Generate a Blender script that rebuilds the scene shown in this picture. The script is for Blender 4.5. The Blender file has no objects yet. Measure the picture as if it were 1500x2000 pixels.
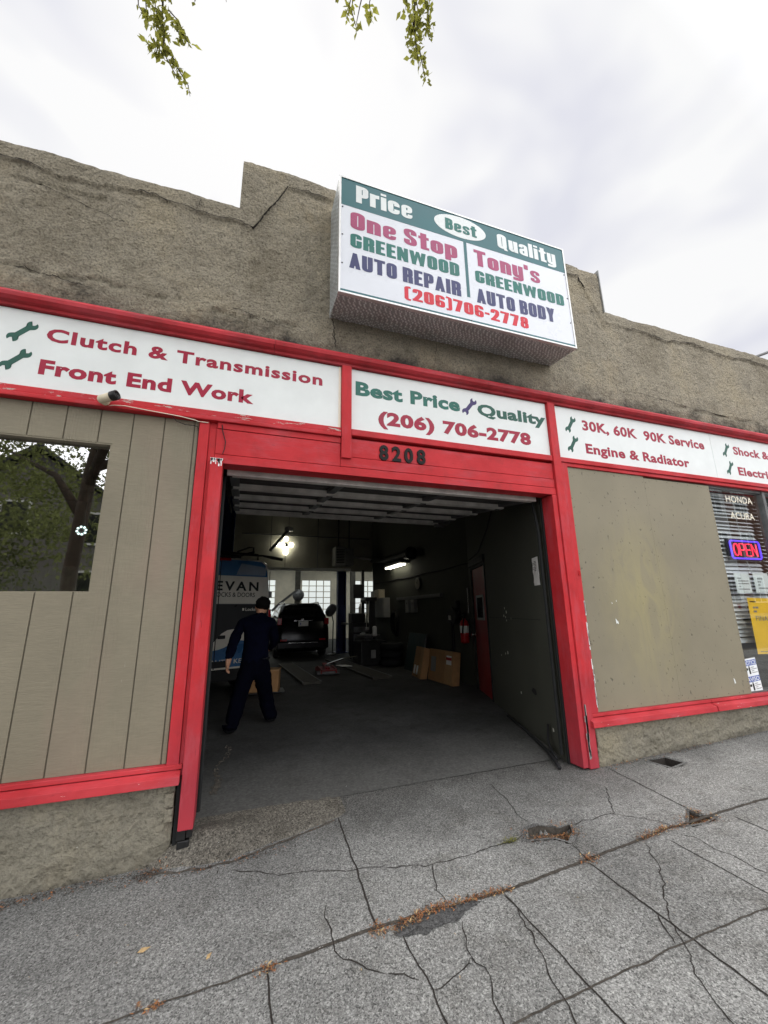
import bpy, bmesh, math, random
import numpy as np
from mathutils import Vector, Matrix, noise as mn

random.seed(7)
rng = np.random.default_rng(7)
S = bpy.context.scene
COL = S.collection
R = math.radians
ZUP = 1.52                      # everything is drawn with the lens at height 0, then lifted by this

# ------------------------------------------------------------------ camera, sky, sun, exposure
def setup():
    cd = bpy.data.cameras.new('camera')
    cam = bpy.data.objects.new('camera', cd)
    COL.objects.link(cam)
    yaw, pitch, roll = R(19.38586), R(13.61895), R(-0.90983)
    f = Vector((math.sin(yaw)*math.cos(pitch), math.cos(yaw)*math.cos(pitch), math.sin(pitch)))
    r = Vector((math.cos(yaw), -math.sin(yaw), 0))
    u = r.cross(f)
    r2 = math.cos(roll)*r + math.sin(roll)*u
    u2 = -math.sin(roll)*r + math.cos(roll)*u
    m = Matrix((r2, u2, -f)).transposed().to_4x4()
    m.translation = Vector((0, -3.2309, ZUP))
    cam.matrix_world = m
    cd.sensor_fit = 'VERTICAL'
    cd.sensor_height = 24
    cd.lens = 24*803.946/2000
    cd.clip_start = .05
    cd.clip_end = 2000
    S.camera = cam
    # overcast sky: Nishita behind a nearly closed cloud layer
    w = bpy.data.worlds.new('World')
    S.world = w
    w.use_nodes = True
    nt = w.node_tree
    nt.nodes.clear()
    L = nt.links.new
    out = nt.nodes.new('ShaderNodeOutputWorld')
    bg = nt.nodes.new('ShaderNodeBackground')
    bg.inputs['Strength'].default_value = .1
    sky = nt.nodes.new('ShaderNodeTexSky')
    sky.sky_type = 'NISHITA'
    sky.sun_disc = False
    sky.sun_elevation = R(60)
    sky.sun_rotation = R(0)
    tc = nt.nodes.new('ShaderNodeTexCoord')
    sep = nt.nodes.new('ShaderNodeSeparateXYZ')
    L(tc.outputs['Generated'], sep.inputs[0])
    n1 = nt.nodes.new('ShaderNodeTexNoise')
    n1.inputs['Scale'].default_value = 2.6
    n1.inputs['Detail'].default_value = 3
    n1.inputs['Roughness'].default_value = .55
    n1.inputs['Distortion'].default_value = .25
    mp = nt.nodes.new('ShaderNodeMapping')
    mp.inputs['Scale'].default_value = (1, 1, 1.9)
    mp.inputs['Location'].default_value = (4.4, .7, 3.1)
    L(tc.outputs['Generated'], mp.inputs[0])
    L(mp.outputs[0], n1.inputs['Vector'])
    rp = nt.nodes.new('ShaderNodeValToRGB')          # cloud thickness
    e = rp.color_ramp.elements
    e[0].position = .36; e[0].color = (7.9, 7.95, 8.7, 1)
    e[1].position = .56; e[1].color = (10.0, 9.98, 9.95, 1)
    L(n1.outputs['Fac'], rp.inputs[0])
    # unseen street side of the sky brightened to light the facade
    mr = nt.nodes.new('ShaderNodeMapRange')
    mr.inputs['From Min'].default_value = .25
    mr.inputs['From Max'].default_value = -.7
    mr.inputs['To Min'].default_value = 1.0
    mr.inputs['To Max'].default_value = SKY_BACK
    L(sep.outputs['Y'], mr.inputs['Value'])
    mul = nt.nodes.new('ShaderNodeVectorMath')
    mul.operation = 'SCALE'
    L(rp.outputs[0], mul.inputs[0])
    L(mr.outputs[0], mul.inputs['Scale'])
    mix = nt.nodes.new('ShaderNodeMix')
    mix.data_type = 'RGBA'
    mix.inputs[0].default_value = .95
    L(sky.outputs[0], mix.inputs[6])
    L(mul.outputs[0], mix.inputs[7])
    L(mix.outputs[2], bg.inputs['Color'])
    L(bg.outputs[0], out.inputs[0])
    sd = bpy.data.lights.new('sun', 'SUN')
    sd.energy = 1.0
    sd.angle = R(25)
    sd.color = (1, .96, .9)
    so = bpy.data.objects.new('sun', sd)
    COL.objects.link(so)
    so.rotation_euler = (R(-30), 0, R(0))
    so.location = (0, 8, 14)
    S.view_settings.view_transform = 'Standard'
    S.view_settings.look = 'None'
    S.view_settings.exposure = 0
    S.view_settings.gamma = 1
    S.cycles.max_bounces = 8
    S.cycles.transparent_max_bounces = 12
    S.cycles.use_denoising = True
    S.cycles.sample_clamp_indirect = 6

SKY_BACK = 3.4
setup()

# ------------------------------------------------------------------ materials
def nodes(name):
    m = bpy.data.materials.new(name)
    m.use_nodes = True
    nt = m.node_tree
    return m, nt, nt.nodes['Principled BSDF'], nt.nodes['Material Output']

def nn(nt, t, **kw):
    n = nt.nodes.new(t)
    for k, v in kw.items():
        if k in n.inputs:
            n.inputs[k].default_value = v
        else:
            setattr(n, k, v)
    return n

def coord(nt, scale=(1, 1, 1), loc=(0, 0, 0), rot=(0, 0, 0)):
    tc = nn(nt, 'ShaderNodeTexCoord')
    mp = nn(nt, 'ShaderNodeMapping')
    mp.inputs['Scale'].default_value = scale
    mp.inputs['Location'].default_value = loc
    mp.inputs['Rotation'].default_value = rot
    nt.links.new(tc.outputs['Object'], mp.inputs[0])
    return mp.outputs[0]

def tnoise(nt, vec, scale, detail=3, rough=.5, dist=0):
    n = nn(nt, 'ShaderNodeTexNoise')
    n.inputs['Scale'].default_value = scale
    n.inputs['Detail'].default_value = detail
    n.inputs['Roughness'].default_value = rough
    n.inputs['Distortion'].default_value = dist
    nt.links.new(vec, n.inputs['Vector'])
    return n.outputs['Fac']

def ramp(nt, fac, stops):
    r = nn(nt, 'ShaderNodeValToRGB')
    el = r.color_ramp.elements
    while len(el) < len(stops):
        el.new(.5)
    for e, (p, c) in zip(el, stops):
        e.position = p
        e.color = (*c, 1) if not isinstance(c, (int, float)) else (c, c, c, 1)
    nt.links.new(fac, r.inputs[0])
    return r.outputs[0]

def mixc(nt, fac, a, b, mode='MIX'):
    m = nn(nt, 'ShaderNodeMix', data_type='RGBA', blend_type=mode)
    for i, v in ((0, fac), (6, a), (7, b)):
        if isinstance(v, (int, float)):
            m.inputs[i].default_value = v if i == 0 else (v, v, v, 1)
        elif isinstance(v, tuple):
            m.inputs[i].default_value = (*v, 1)
        else:
            nt.links.new(v, m.inputs[i])
    return m.outputs[2]

def mth(nt, op, a, b=0.):
    m = nn(nt, 'ShaderNodeMath', operation=op)
    for i, v in ((0, a), (1, b)):
        if isinstance(v, (int, float)):
            m.inputs[i].default_value = v
        else:
            nt.links.new(v, m.inputs[i])
    return m.outputs[0]

def bump(nt, b, h, strength=.3, dist=.01, prev=None):
    n = nn(nt, 'ShaderNodeBump')
    n.inputs['Strength'].default_value = strength
    n.inputs['Distance'].default_value = dist
    nt.links.new(h, n.inputs['Height'])
    if prev:
        nt.links.new(prev, n.inputs['Normal'])
    nt.links.new(n.outputs[0], b.inputs['Normal'])
    return n.outputs[0]

def plain(name, c, rough=.6, metal=0, var=.15, scale=9, bs=.15, bscale=90, spec=.3):
    m, nt, b, o = nodes(name)
    v = coord(nt)
    lo = tuple(x*(1-var) for x in c)
    hi = tuple(min(1, x*(1+var)) for x in c)
    f = tnoise(nt, v, scale, 5, .6)
    nt.links.new(ramp(nt, f, [(.3, lo), (.7, hi)]), b.inputs['Base Color'])
    nt.links.new(ramp(nt, f, [(.3, max(0, rough-.08)), (.7, min(1, rough+.08))]), b.inputs['Roughness'])
    b.inputs['Metallic'].default_value = metal
    b.inputs['Specular IOR Level'].default_value = spec
    if bs:
        bump(nt, b, tnoise(nt, v, bscale, 3), bs, .004)
    return m

def glow(name, c, s):
    m, nt, b, o = nodes(name)
    b.inputs['Base Color'].default_value = (*c, 1)
    b.inputs['Emission Color'].default_value = (*c, 1)
    b.inputs['Emission Strength'].default_value = s
    return m

def painted_wood(name, c, along, peel=.0, primer=(.5, .46, .4), fade=.12, dirt=.0):
    """weathered gloss paint over boards; along = axis of the grain"""
    m, nt, b, o = nodes(name)
    sc = {'x': (1.2, 14, 14), 'z': (14, 14, 1.2)}[along]
    v = coord(nt)
    g = tnoise(nt, coord(nt, sc), 6, 6, .65, .3)
    broad = tnoise(nt, v, 2.1, 4, .6)
    lo = tuple(x*(1-fade*1.6) for x in c)
    hi = (c[0]*(1+fade*.5), c[1]*(1+fade*2)+.012, c[2]*(1+fade*2)+.012)
    col = ramp(nt, broad, [(.25, lo), (.75, hi)])
    # hairline cracks along the grain
    ck = tnoise(nt, coord(nt, tuple(s*.8 for s in sc), (3, 1, 2)), 9, 4, .6)
    col = mixc(nt, ramp(nt, ck, [(.27, .8), (.31, 0)]), col, tuple(x*.3 for x in c))
    # flaked paint
    pk = tnoise(nt, coord(nt, tuple(.35*s+.6 for s in sc), (9, 4, 1)), 7, 7, .7)
    t = .74-peel
    col = mixc(nt, ramp(nt, pk, [(t, 0), (t+.015, 1)]), col, primer)
    if dirt:
        dk = tnoise(nt, v, 5, 6, .7)
        col = mixc(nt, ramp(nt, dk, [(.5, 0), (.75, dirt)]), col, (.05, .03, .025))
    if along == 'z':
        sp = nn(nt, 'ShaderNodeSeparateXYZ')
        nt.links.new(nn(nt, 'ShaderNodeTexCoord').outputs['Object'], sp.inputs[0])
        zz = mth(nt, 'ADD', sp.outputs['Z'], mth(nt, 'MULTIPLY', mth(nt, 'SUBTRACT', broad, .5), .9))
        col = mixc(nt, ramp(nt, zz, [(.05, .62), (.95, 0)]), col, (.27, .045, .065))
        sc2 = tnoise(nt, coord(nt, (2.5, 2.5, 1), (2, 7, 1)), 9, 7, .7)
        col = mixc(nt, ramp(nt, sc2, [(.58, 0), (.72, .4)]), col, (.30, .05, .06))
    fd = tnoise(nt, coord(nt, tuple(.16*q+.5 for q in sc), (8, 2, 6)), 2.6, 7, .72)
    col = mixc(nt, ramp(nt, fd, [(.50, 0), (.66, .55)]), col, (c[0]*.82, .075, .095))
    gr = tnoise(nt, coord(nt, tuple(.5*q+.4 for q in sc), (5, 5, 1)), 5, 7, .7)
    col = mixc(nt, ramp(nt, gr, [(.55, 0), (.78, .38)]), col, (.20, .02, .025))
    nt.links.new(col, b.inputs['Base Color'])
    b.inputs['Roughness'].default_value = .6
    b.inputs['Specular IOR Level'].default_value = .22
    h = mth(nt, 'SUBTRACT', g, mth(nt, 'MULTIPLY', ramp(nt, pk, [(t, 0), (t+.015, 1)]), .35))
    bump(nt, b, h, .35, .004)
    return m

def stucco(name, c, rough_scale=55, grime=True, strength=.9):
    m, nt, b, o = nodes(name)
    v = coord(nt)
    f = tnoise(nt, v, 1.3, 6, .62)
    grain = tnoise(nt, v, rough_scale, 5, .65)
    vor = nn(nt, 'ShaderNodeTexVoronoi', feature='SMOOTH_F1')
    vor.inputs['Scale'].default_value = rough_scale*.55
    nt.links.new(v, vor.inputs['Vector'])
    col = ramp(nt, f, [(.28, (c[0]*.66, c[1]*.64, c[2]*.60)), (.5, c), (.72, (c[0]*1.2, c[1]*1.16, c[2]*1.06))])
    col = mixc(nt, 1.0, col, ramp(nt, grain, [(.30, .36), (.47, .93), (.70, 1.34)] if grime == 'top' else [(.3, .66), (.5, 1.0), (.7, 1.15)]), 'MULTIPLY')
    lump = tnoise(nt, coord(nt, (1, 1, 1.3), (3, 3, 3)), 13, 6, .65)
    if grime == 'top':
        col = mixc(nt, 1.0, col, ramp(nt, lump, [(.3, .8), (.5, 1.0), (.7, 1.1)]), 'MULTIPLY')
    # warm rust-coloured wash and pale scuffs
    w = tnoise(nt, coord(nt, (1, 1, .8), (5, 2, 8)), 1.7, 5, .6)
    col = mixc(nt, ramp(nt, w, [(.58, 0), (.75, .35)]), col, (c[0]*1.12, c[1]*.97, c[2]*.72))
    sp = tnoise(nt, coord(nt, (1.5, 1, 1), (1, 7, 3)), 4.2, 8, .75)
    col = mixc(nt, ramp(nt, sp, [(.65, 0), (.76, .5)]), col, (.52, .49, .42))
    sep = nn(nt, 'ShaderNodeSeparateXYZ')
    tc = nn(nt, 'ShaderNodeTexCoord')
    nt.links.new(tc.outputs['Object'], sep.inputs[0])
    if grime == 'top':
        # black mould clinging just over the moulding, and streaks running down from the coping
        wob = tnoise(nt, coord(nt, (1, 1, 1), (2, 2, 2)), 3.2, 7, .7)
        zz = mth(nt, 'ADD', sep.outputs['Z'], mth(nt, 'MULTIPLY', mth(nt, 'SUBTRACT', wob, .5), -.75))
        g1 = ramp(nt, mth(nt, 'SUBTRACT', zz, GR0), [(0.0, .92), (.1, .45), (.22, 0)])
        col = mixc(nt, g1, col, (.035, .032, .03))
        st = tnoise(nt, coord(nt, (7, 7, .55), (0, 0, 4)), 2.0, 5, .6)
        col = mixc(nt, ramp(nt, st, [(.55, 0), (.8, .35)]), col, (.09, .085, .075))
    if grime == 'base':
        wob = tnoise(nt, v, 4, 6, .7)
        zz = mth(nt, 'ADD', sep.outputs['Z'], mth(nt, 'MULTIPLY', mth(nt, 'SUBTRACT', wob, .5), -.3))
        zz = mth(nt, 'SUBTRACT', zz, mth(nt, 'MULTIPLY', sep.outputs['X'], .03))
        col = mixc(nt, ramp(nt, mth(nt, 'ADD', zz, .5), [(.44, .75), (.56, 0)]), col, (.05, .045, .04))
        fl = tnoise(nt, coord(nt, (1, 1, 1.4), (3, 1, 9)), 16, 3, .6)
        col = mixc(nt, ramp(nt, fl, [(.76, 0), (.775, .9)]), col, (.68, .66, .6))
    col = mixc(nt, ramp(nt, tnoise(nt, coord(nt, (.9, 1, .35), (7, 1, 1)), 3.0, 6, .7), [(.56, 0), (.72, .42)]), col, (.10, .095, .085))
    nt.links.new(col, b.inputs['Base Color'])
    b.inputs['Roughness'].default_value = .93
    b.inputs['Specular IOR Level'].default_value = .2
    p = bump(nt, b, vor.outputs['Distance'], strength*.6, .02)
    p = bump(nt, b, lump, .6, .03, p)
    bump(nt, b, grain, strength, .018, p)
    return m
GR0 = 3.63

def concrete(name, c, pebble=150, contrast=1., stain=.5, threshold_mix=None):
    m, nt, b, o = nodes(name)
    v = coord(nt)
    vor = nn(nt, 'ShaderNodeTexVoronoi')
    vor.inputs['Scale'].default_value = pebble
    vor.inputs['Randomness'].default_value = 1
    wv = nn(nt, 'ShaderNodeVectorMath', operation='ADD')
    nz = nn(nt, 'ShaderNodeTexNoise')
    nz.inputs['Scale'].default_value = pebble*.6
    nt.links.new(v, nz.inputs['Vector'])
    sc = nn(nt, 'ShaderNodeVectorMath', operation='SCALE')
    sc.inputs['Scale'].default_value = .012
    nt.links.new(nz.outputs['Color'], sc.inputs[0])
    nt.links.new(v, wv.inputs[0])
    nt.links.new(sc.outputs[0], wv.inputs[1])
    nt.links.new(wv.outputs[0], vor.inputs['Vector'])
    bw = nn(nt, 'ShaderNodeRGBToBW')
    nt.links.new(vor.outputs['Color'], bw.inputs[0])
    k = contrast
    st = ramp(nt, bw.outputs[0], [(.12, 1-.68*k), (.36, 1-.18*k), (.62, 1+.1*k), (.9, 1+.75*k)])
    fine = tnoise(nt, v, pebble*.42, 4, .7)
    st = mixc(nt, 1.0, st, ramp(nt, fine, [(.32, 1-.5*k), (.6, 1+.16*k)]), 'MULTIPLY')
    broad = tnoise(nt, v, .9, 6, .62)
    mid = tnoise(nt, coord(nt, (1, 1, 1), (4, 4, 4)), 4.5, 6, .65)
    base = ramp(nt, broad, [(.28, tuple(x*(1-.32*stain) for x in c)), (.7, tuple(x*(1+.2*stain) for x in c))])
    base = mixc(nt, ramp(nt, mid, [(.52, 0), (.78, .55*stain)]), base, (c[0]*.42, c[1]*.4, c[2]*.37))
    col = mixc(nt, 1.0, base, st, 'MULTIPLY')
    if threshold_mix:
        # sidewalk darker towards the threshold, garage floor paler towards it
        sp = nn(nt, 'ShaderNodeSeparateXYZ')
        nt.links.new(nn(nt, 'ShaderNodeTexCoord').outputs['Object'], sp.inputs[0])
        wob = tnoise(nt, coord(nt, (1, 1, 1), (6, 6, 6)), 2.2, 7, .68)
        yy = mth(nt, 'ADD', sp.outputs['Y'], mth(nt, 'MULTIPLY', mth(nt, 'SUBTRACT', wob, .5), 1.1))
        if threshold_mix == 'out':
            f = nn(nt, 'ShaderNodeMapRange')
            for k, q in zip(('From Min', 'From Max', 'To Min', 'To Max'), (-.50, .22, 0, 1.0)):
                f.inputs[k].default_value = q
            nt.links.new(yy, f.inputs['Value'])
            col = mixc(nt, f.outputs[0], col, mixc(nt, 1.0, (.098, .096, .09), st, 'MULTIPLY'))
            lf = nn(nt, 'ShaderNodeMapRange')  # wall shade over the left part, painted into the sidewalk colour
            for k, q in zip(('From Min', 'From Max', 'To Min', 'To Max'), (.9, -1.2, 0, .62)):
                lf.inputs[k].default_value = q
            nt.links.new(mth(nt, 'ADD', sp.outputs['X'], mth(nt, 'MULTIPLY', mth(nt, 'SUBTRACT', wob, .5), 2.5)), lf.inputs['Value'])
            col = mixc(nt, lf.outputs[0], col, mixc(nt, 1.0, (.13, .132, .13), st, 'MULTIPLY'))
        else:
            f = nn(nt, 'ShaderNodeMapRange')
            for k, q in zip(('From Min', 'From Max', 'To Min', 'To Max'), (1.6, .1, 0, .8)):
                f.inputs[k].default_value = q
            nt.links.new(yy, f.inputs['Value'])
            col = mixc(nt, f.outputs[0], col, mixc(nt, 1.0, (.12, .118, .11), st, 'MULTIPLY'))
    gum = nn(nt, 'ShaderNodeTexVoronoi')
    gum.inputs['Scale'].default_value = 2.3
    nt.links.new(v, gum.inputs['Vector'])
    col = mixc(nt, ramp(nt, gum.outputs['Distance'], [(.022, .5), (.035, 0)]), col, (.05, .05, .05))
    nt.links.new(col, b.inputs['Base Color'])
    b.inputs['Roughness'].default_value = .9
    b.inputs['Specular IOR Level'].default_value = .25
    p = bump(nt, b, bw.outputs[0], .35, .004)
    bump(nt, b, fine, .5, .006, p)
    return m

def siding_mat(name, c):
    m, nt, b, o = nodes(name)
    v = coord(nt)
    # rough-sawn: cross marks plus cathedral grain
    cross = tnoise(nt, coord(nt, (5, 5, 45)), 3.0, 4, .6, .8)
    wv = nn(nt, 'ShaderNodeTexWave', wave_type='BANDS', bands_direction='X')
    wv.inputs['Scale'].default_value = 7
    wv.inputs['Distortion'].default_value = 9
    wv.inputs['Detail'].default_value = 3
    wv.inputs['Detail Scale'].default_value = .7
    nt.links.new(coord(nt, (2.2, 2.2, .35)), wv.inputs['Vector'])
    msk = ramp(nt, tnoise(nt, coord(nt, (4, 4, .5)), 1.3, 2), [(.5, 0), (.62, 1)])
    h = mixc(nt, msk, cross, wv.outputs['Fac'])
    broad = tnoise(nt, v, 1.5, 5, .6)
    col = ramp(nt, broad, [(.3, tuple(x*.88 for x in c)), (.7, tuple(x*1.1 for x in c))])
    col = mixc(nt, 1.0, col, ramp(nt, cross, [(.3, .88), (.7, 1.06)]), 'MULTIPLY')
    pale = tnoise(nt, coord(nt, (22, 22, 1.6), (8, 8, 8)), 1.5, 4, .7)
    col = mixc(nt, ramp(nt, pale, [(.74, 0), (.76, .8)]), col, (.5, .48, .42))
    pink = tnoise(nt, coord(nt, (2, 2, .8), (1, 3, 5)), 1.1, 3)
    col = mixc(nt, ramp(nt, pink, [(.6, 0), (.8, .25)]), col, (.26, .16, .13))
    nt.links.new(col, b.inputs['Base Color'])
    b.inputs['Roughness'].default_value = .7
    bump(nt, b, h, .45, .004)
    return m

def ply_mat(name, c):
    m, nt, b, o = nodes(name)
    v = coord(nt)
    broad = tnoise(nt, v, 1.1, 5, .6)
    col = ramp(nt, broad, [(.3, tuple(x*.9 for x in c)), (.7, tuple(x*1.1 for x in c))])
    ding = tnoise(nt, coord(nt, (1, 1, .55), (2, 2, 7)), 38, 3, .6)
    col = mixc(nt, ramp(nt, ding, [(.29, .75), (.34, 0)]), col, (.06, .055, .04))
    # faded yellow paint smears
    sm = tnoise(nt, coord(nt, (2.2, 1, .9), (.0, 0, .6)), 1.6, 3, .5, 1.8)
    yel = nn(nt, 'ShaderNodeTexGradient', gradient_type='SPHERICAL')
    nt.links.new(coord(nt, (1.5, .5, .95), (-2.95, 0, -1.40)), yel.inputs[0])
    col = mixc(nt, mth(nt, 'MULTIPLY', yel.outputs['Fac'], ramp(nt, sm, [(.40, .12), (.56, .36), (.68, .14)])), col, (.44, .38, .14))
    nt.links.new(col, b.inputs['Base Color'])
    b.inputs['Roughness'].default_value = .65
    grain = tnoise(nt, coord(nt, (8, 8, 1.2)), 5, 5, .6)
    p = bump(nt, b, grain, .12, .004)
    bump(nt, b, ramp(nt, ding, [(.27, 0), (.36, 1)]), .7, .006, p)
    return m

def glass_mat(name, tint=(.75, .8, .78), amount=1.6, base=0.):
    m, nt, b, o = nodes(name)
    nt.nodes.remove(b)
    tr = nn(nt, 'ShaderNodeBsdfTransparent')
    tr.inputs[0].default_value = (*tint, 1)
    gl = nn(nt, 'ShaderNodeBsdfGlossy')
    gl.inputs['Roughness'].default_value = .01
    gl.inputs['Color'].default_value = (1, 1, 1, 1)
    fr = nn(nt, 'ShaderNodeFresnel')
    fr.inputs['IOR'].default_value = 1.5
    geo = nn(nt, 'ShaderNodeNewGeometry')
    front = mth(nt, 'SUBTRACT', 1.0, geo.outputs['Backfacing'])
    f = mth(nt, 'MULTIPLY', mth(nt, 'MINIMUM', mth(nt, 'ADD', mth(nt, 'MULTIPLY', fr.outputs[0], amount), base), 1.0), front)
    mx = nn(nt, 'ShaderNodeMixShader')
    nt.links.new(f, mx.inputs[0])
    nt.links.new(tr.outputs[0], mx.inputs[1])
    nt.links.new(gl.outputs[0], mx.inputs[2])
    nt.links.new(mx.outputs[0], o.inputs[0])
    return m

def tread_mat(name, c):
    """embossed aluminium sheet: rows of raised oval lugs in alternating directions"""
    m, nt, b, o = nodes(name)
    v = coord(nt)
    outs = []
    for sgn, off in ((1, 0.), (-1, .5)):
        mp = nn(nt, 'ShaderNodeMapping')
        mp.inputs['Rotation'].default_value = (R(45*sgn), R(45*sgn), R(45*sgn))
        mp.inputs['Scale'].default_value = (42, 42, 42)
        nt.links.new(v, mp.inputs[0])
        ch = nn(nt, 'ShaderNodeTexVoronoi', feature='F1')
        ch.inputs['Scale'].default_value = 1
        ch.inputs['Randomness'].default_value = .0
        mp2 = nn(nt, 'ShaderNodeMapping')
        mp2.inputs['Scale'].default_value = (1, .55, 1) if sgn > 0 else (.55, 1, 1)
        mp2.inputs['Location'].default_value = (off, off, off)
        nt.links.new(mp.outputs[0], mp2.inputs[0])
        nt.links.new(mp2.outputs[0], ch.inputs['Vector'])
        outs.append(ramp(nt, ch.outputs['Distance'], [(.2, 1), (.42, 0)]))
    h = mth(nt, 'MAXIMUM', outs[0], outs[1])
    d = tnoise(nt, v, 3, 5, .6)
    col = mixc(nt, h, tuple(x*.5 for x in c), tuple(min(1, x*1.15) for x in c))
    col = mixc(nt, ramp(nt, d, [(.45, 0), (.75, .4)]), col, (.12, .1, .08))
    nt.links.new(col, b.inputs['Base Color'])
    b.inputs['Metallic'].default_value = .25
    b.inputs['Roughness'].default_value = .48
    bump(nt, b, h, .7, .006)
    return m

def leaf_mat(name, c, ct):
    m, nt, b, o = nodes(name)
    nt.nodes.remove(b)
    v = coord(nt)
    f = tnoise(nt, v, 5, 3)
    d = nn(nt, 'ShaderNodeBsdfDiffuse')
    t = nn(nt, 'ShaderNodeBsdfTranslucent')
    nt.links.new(ramp(nt, f, [(.3, tuple(x*.55 for x in c)), (.7, tuple(x*1.35 for x in c))]), d.inputs[0])
    nt.links.new(ramp(nt, f, [(.3, tuple(x*.6 for x in ct)), (.7, tuple(x*1.3 for x in ct))]), t.inputs[0])
    mx = nn(nt, 'ShaderNodeMixShader')
    mx.inputs[0].default_value = .45
    nt.links.new(d.outputs[0], mx.inputs[1])
    nt.links.new(t.outputs[0], mx.inputs[2])
    nt.links.new(mx.outputs[0], o.inputs[0])
    return m

RED = (.53, .019, .025)
M = {}
M['stucco'] = stucco('stucco', (.315, .280, .215), 62, 'top', 1.1)
M['plinth'] = stucco('plinth_stucco', (.255, .235, .185), 48, 'base', 1.2)
M['red_x'] = painted_wood('red_paint_long_grain', RED, 'x', .035, (.42, .10, .10), .16, dirt=.3)
M['red_z'] = painted_wood('red_paint_upright_grain', RED, 'z', .03, (.45, .12, .12), .15, dirt=.25)
M['red_peel'] = painted_wood('flaking_red_paint', RED, 'x', .16, (.46, .43, .38), .2, .15)
M['red_mould'] = painted_wood('red_moulding_paint', (.5, .022, .03), 'x', .07, (.1, .06, .05), .3, .4)
M['red_dark'] = painted_wood('red_sill_paint', (.54, .03, .038), 'x', .085, (.6, .5, .45), .25, .15)
M['siding'] = siding_mat('siding_paint', (.208, .182, .127))
M['groove'] = plain('groove_shadow_paint', (.11, .098, .072), .8)
M['ply'] = ply_mat('plywood_paint', (.212, .186, .127))
M['panel'] = plain('sign_board_white', (.715, .74, .725), .38, 0, .05, 3.5, .08, 25)
M['panel_face'] = plain('sign_face_white', (.72, .74, .79), .3, 0, .03, 4, .03, 30)
M['v_red'] = plain('vinyl_crimson', (.31, .008, .035), .4, 0, .1, 6, .02)
M['v_green'] = plain('vinyl_green', (.014, .125, .095), .4, 0, .15, 6, .02)
M['v_dkgreen'] = plain('vinyl_dark_green', (.012, .085, .06), .4, 0, .15, 6, .02)
M['v_purple'] = plain('vinyl_purple', (.045, .03, .12), .4, 0, .15, 6, .02)
M['v_teal'] = plain('vinyl_teal', (.035, .135, .15), .35, 0, .08, 4, .02)
M['v_tgreen'] = plain('vinyl_sea_green', (.02, .15, .125), .4, 0, .1, 6, .02)
M['v_rose'] = plain('vinyl_faded_rose', (.37, .06, .15), .4, 0, .12, 6, .02)
M['v_navy'] = plain('vinyl_navy', (.045, .05, .14), .4, 0, .1, 6, .02)
M['v_scarlet'] = plain('vinyl_scarlet', (.6, .02, .04), .4, 0, .1, 6, .02)
M['v_white'] = plain('vinyl_white', (.74, .77, .76), .4, 0, .05, 6, .02)
M['v_cream'] = plain('vinyl_cream', (.78, .72, .58), .4, 0, .06, 6, .02)
M['v_black'] = plain('print_black', (.012, .012, .012), .5, 0, .1, 6, .02)
M['number_black'] = plain('number_black', (.010, .009, .009), .5, 0, .2, 20, .1, spec=.15)
M['v_grey'] = plain('print_grey', (.22, .22, .22), .6, 0, .1, 6, .02)
M['v_blue'] = plain('print_blue', (.08, .12, .38), .5, 0, .08, 6, .02)
M['tread'] = tread_mat('embossed_sheet', (.66, .70, .70))
M['alu'] = plain('bare_aluminium', (.55, .55, .54), .4, .8, .12, 8, .1)
M['black_metal'] = plain('black_metal', (.02, .02, .02), .38, .3, .2, 12, .1)
M['black_rubber'] = plain('black_rubber', (.015, .015, .016), .75, 0, .2, 12, .2)
M['cream_plastic'] = plain('cream_plastic', (.62, .55, .4), .45, 0, .12, 20, .05)
M['glass'] = glass_mat('window_glass', (.8, .85, .82), 1.3, .36)
M['shop_glass'] = glass_mat('shop_window_glass', (.93, .95, .94), 1.5, .10)
M['clear'] = glass_mat('clear_pane', (.93, .96, .94), 1.2)
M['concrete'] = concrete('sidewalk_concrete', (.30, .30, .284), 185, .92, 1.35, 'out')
M['slab_alt'] = concrete('apron_concrete', (.135, .124, .104), 140, .95, 1.3)
M['patch'] = concrete('asphalt_patch', (.10, .10, .098), 150, .8, .9)
M['road'] = concrete('road_asphalt', (.055, .055, .057), 90, .6, .4)
M['ground'] = concrete('ground_surface', (.09, .09, .085), 40, .5, .5)
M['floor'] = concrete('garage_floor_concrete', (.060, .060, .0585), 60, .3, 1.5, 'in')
M['dirt'] = plain('crack_dirt', (.035, .03, .026), .95, 0, .4, 60, .4, 200)
M['dirt2'] = plain('joint_dirt', (.075, .066, .055), .95, 0, .5, 40, .5, 160)
M['needle'] = plain('dry_needles', (.30, .13, .055), .85, 0, .5, 30, .1)
M['needle2'] = plain('straw_chips', (.46, .32, .16), .85, 0, .4, 30, .1)
M['moss'] = plain('moss', (.16, .16, .03), .95, 0, .4, 80, .5, 200)
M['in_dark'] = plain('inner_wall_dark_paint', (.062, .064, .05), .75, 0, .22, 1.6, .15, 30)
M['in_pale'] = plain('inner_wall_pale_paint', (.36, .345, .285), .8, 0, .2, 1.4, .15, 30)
M['in_back'] = plain('back_wall_paint', (.55, .50, .40), .8, 0, .2, 1.2, .15, 30)
M['ceil'] = plain('ceiling_boards', (.10, .098, .085), .85, 0, .25, 1.5, .15, 30)
M['door_red'] = plain('door_red_paint', (.25, .018, .02), .5, 0, .15, 2, .05)
M['steel_door'] = plain('garage_door_back', (.055, .053, .05), .6, .2, .2, 3, .1)
M['steel_rib'] = plain('garage_door_rib', (.62, .60, .56), .55, .1, .25, 6, .1)
M['steel_dark'] = plain('galvanised_dark', (.14, .14, .14), .5, .5, .3, 8, .1)
M['navy'] = plain('navy_lift_paint', (.012, .025, .11), .45, 0, .15, 5, .05)
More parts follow.
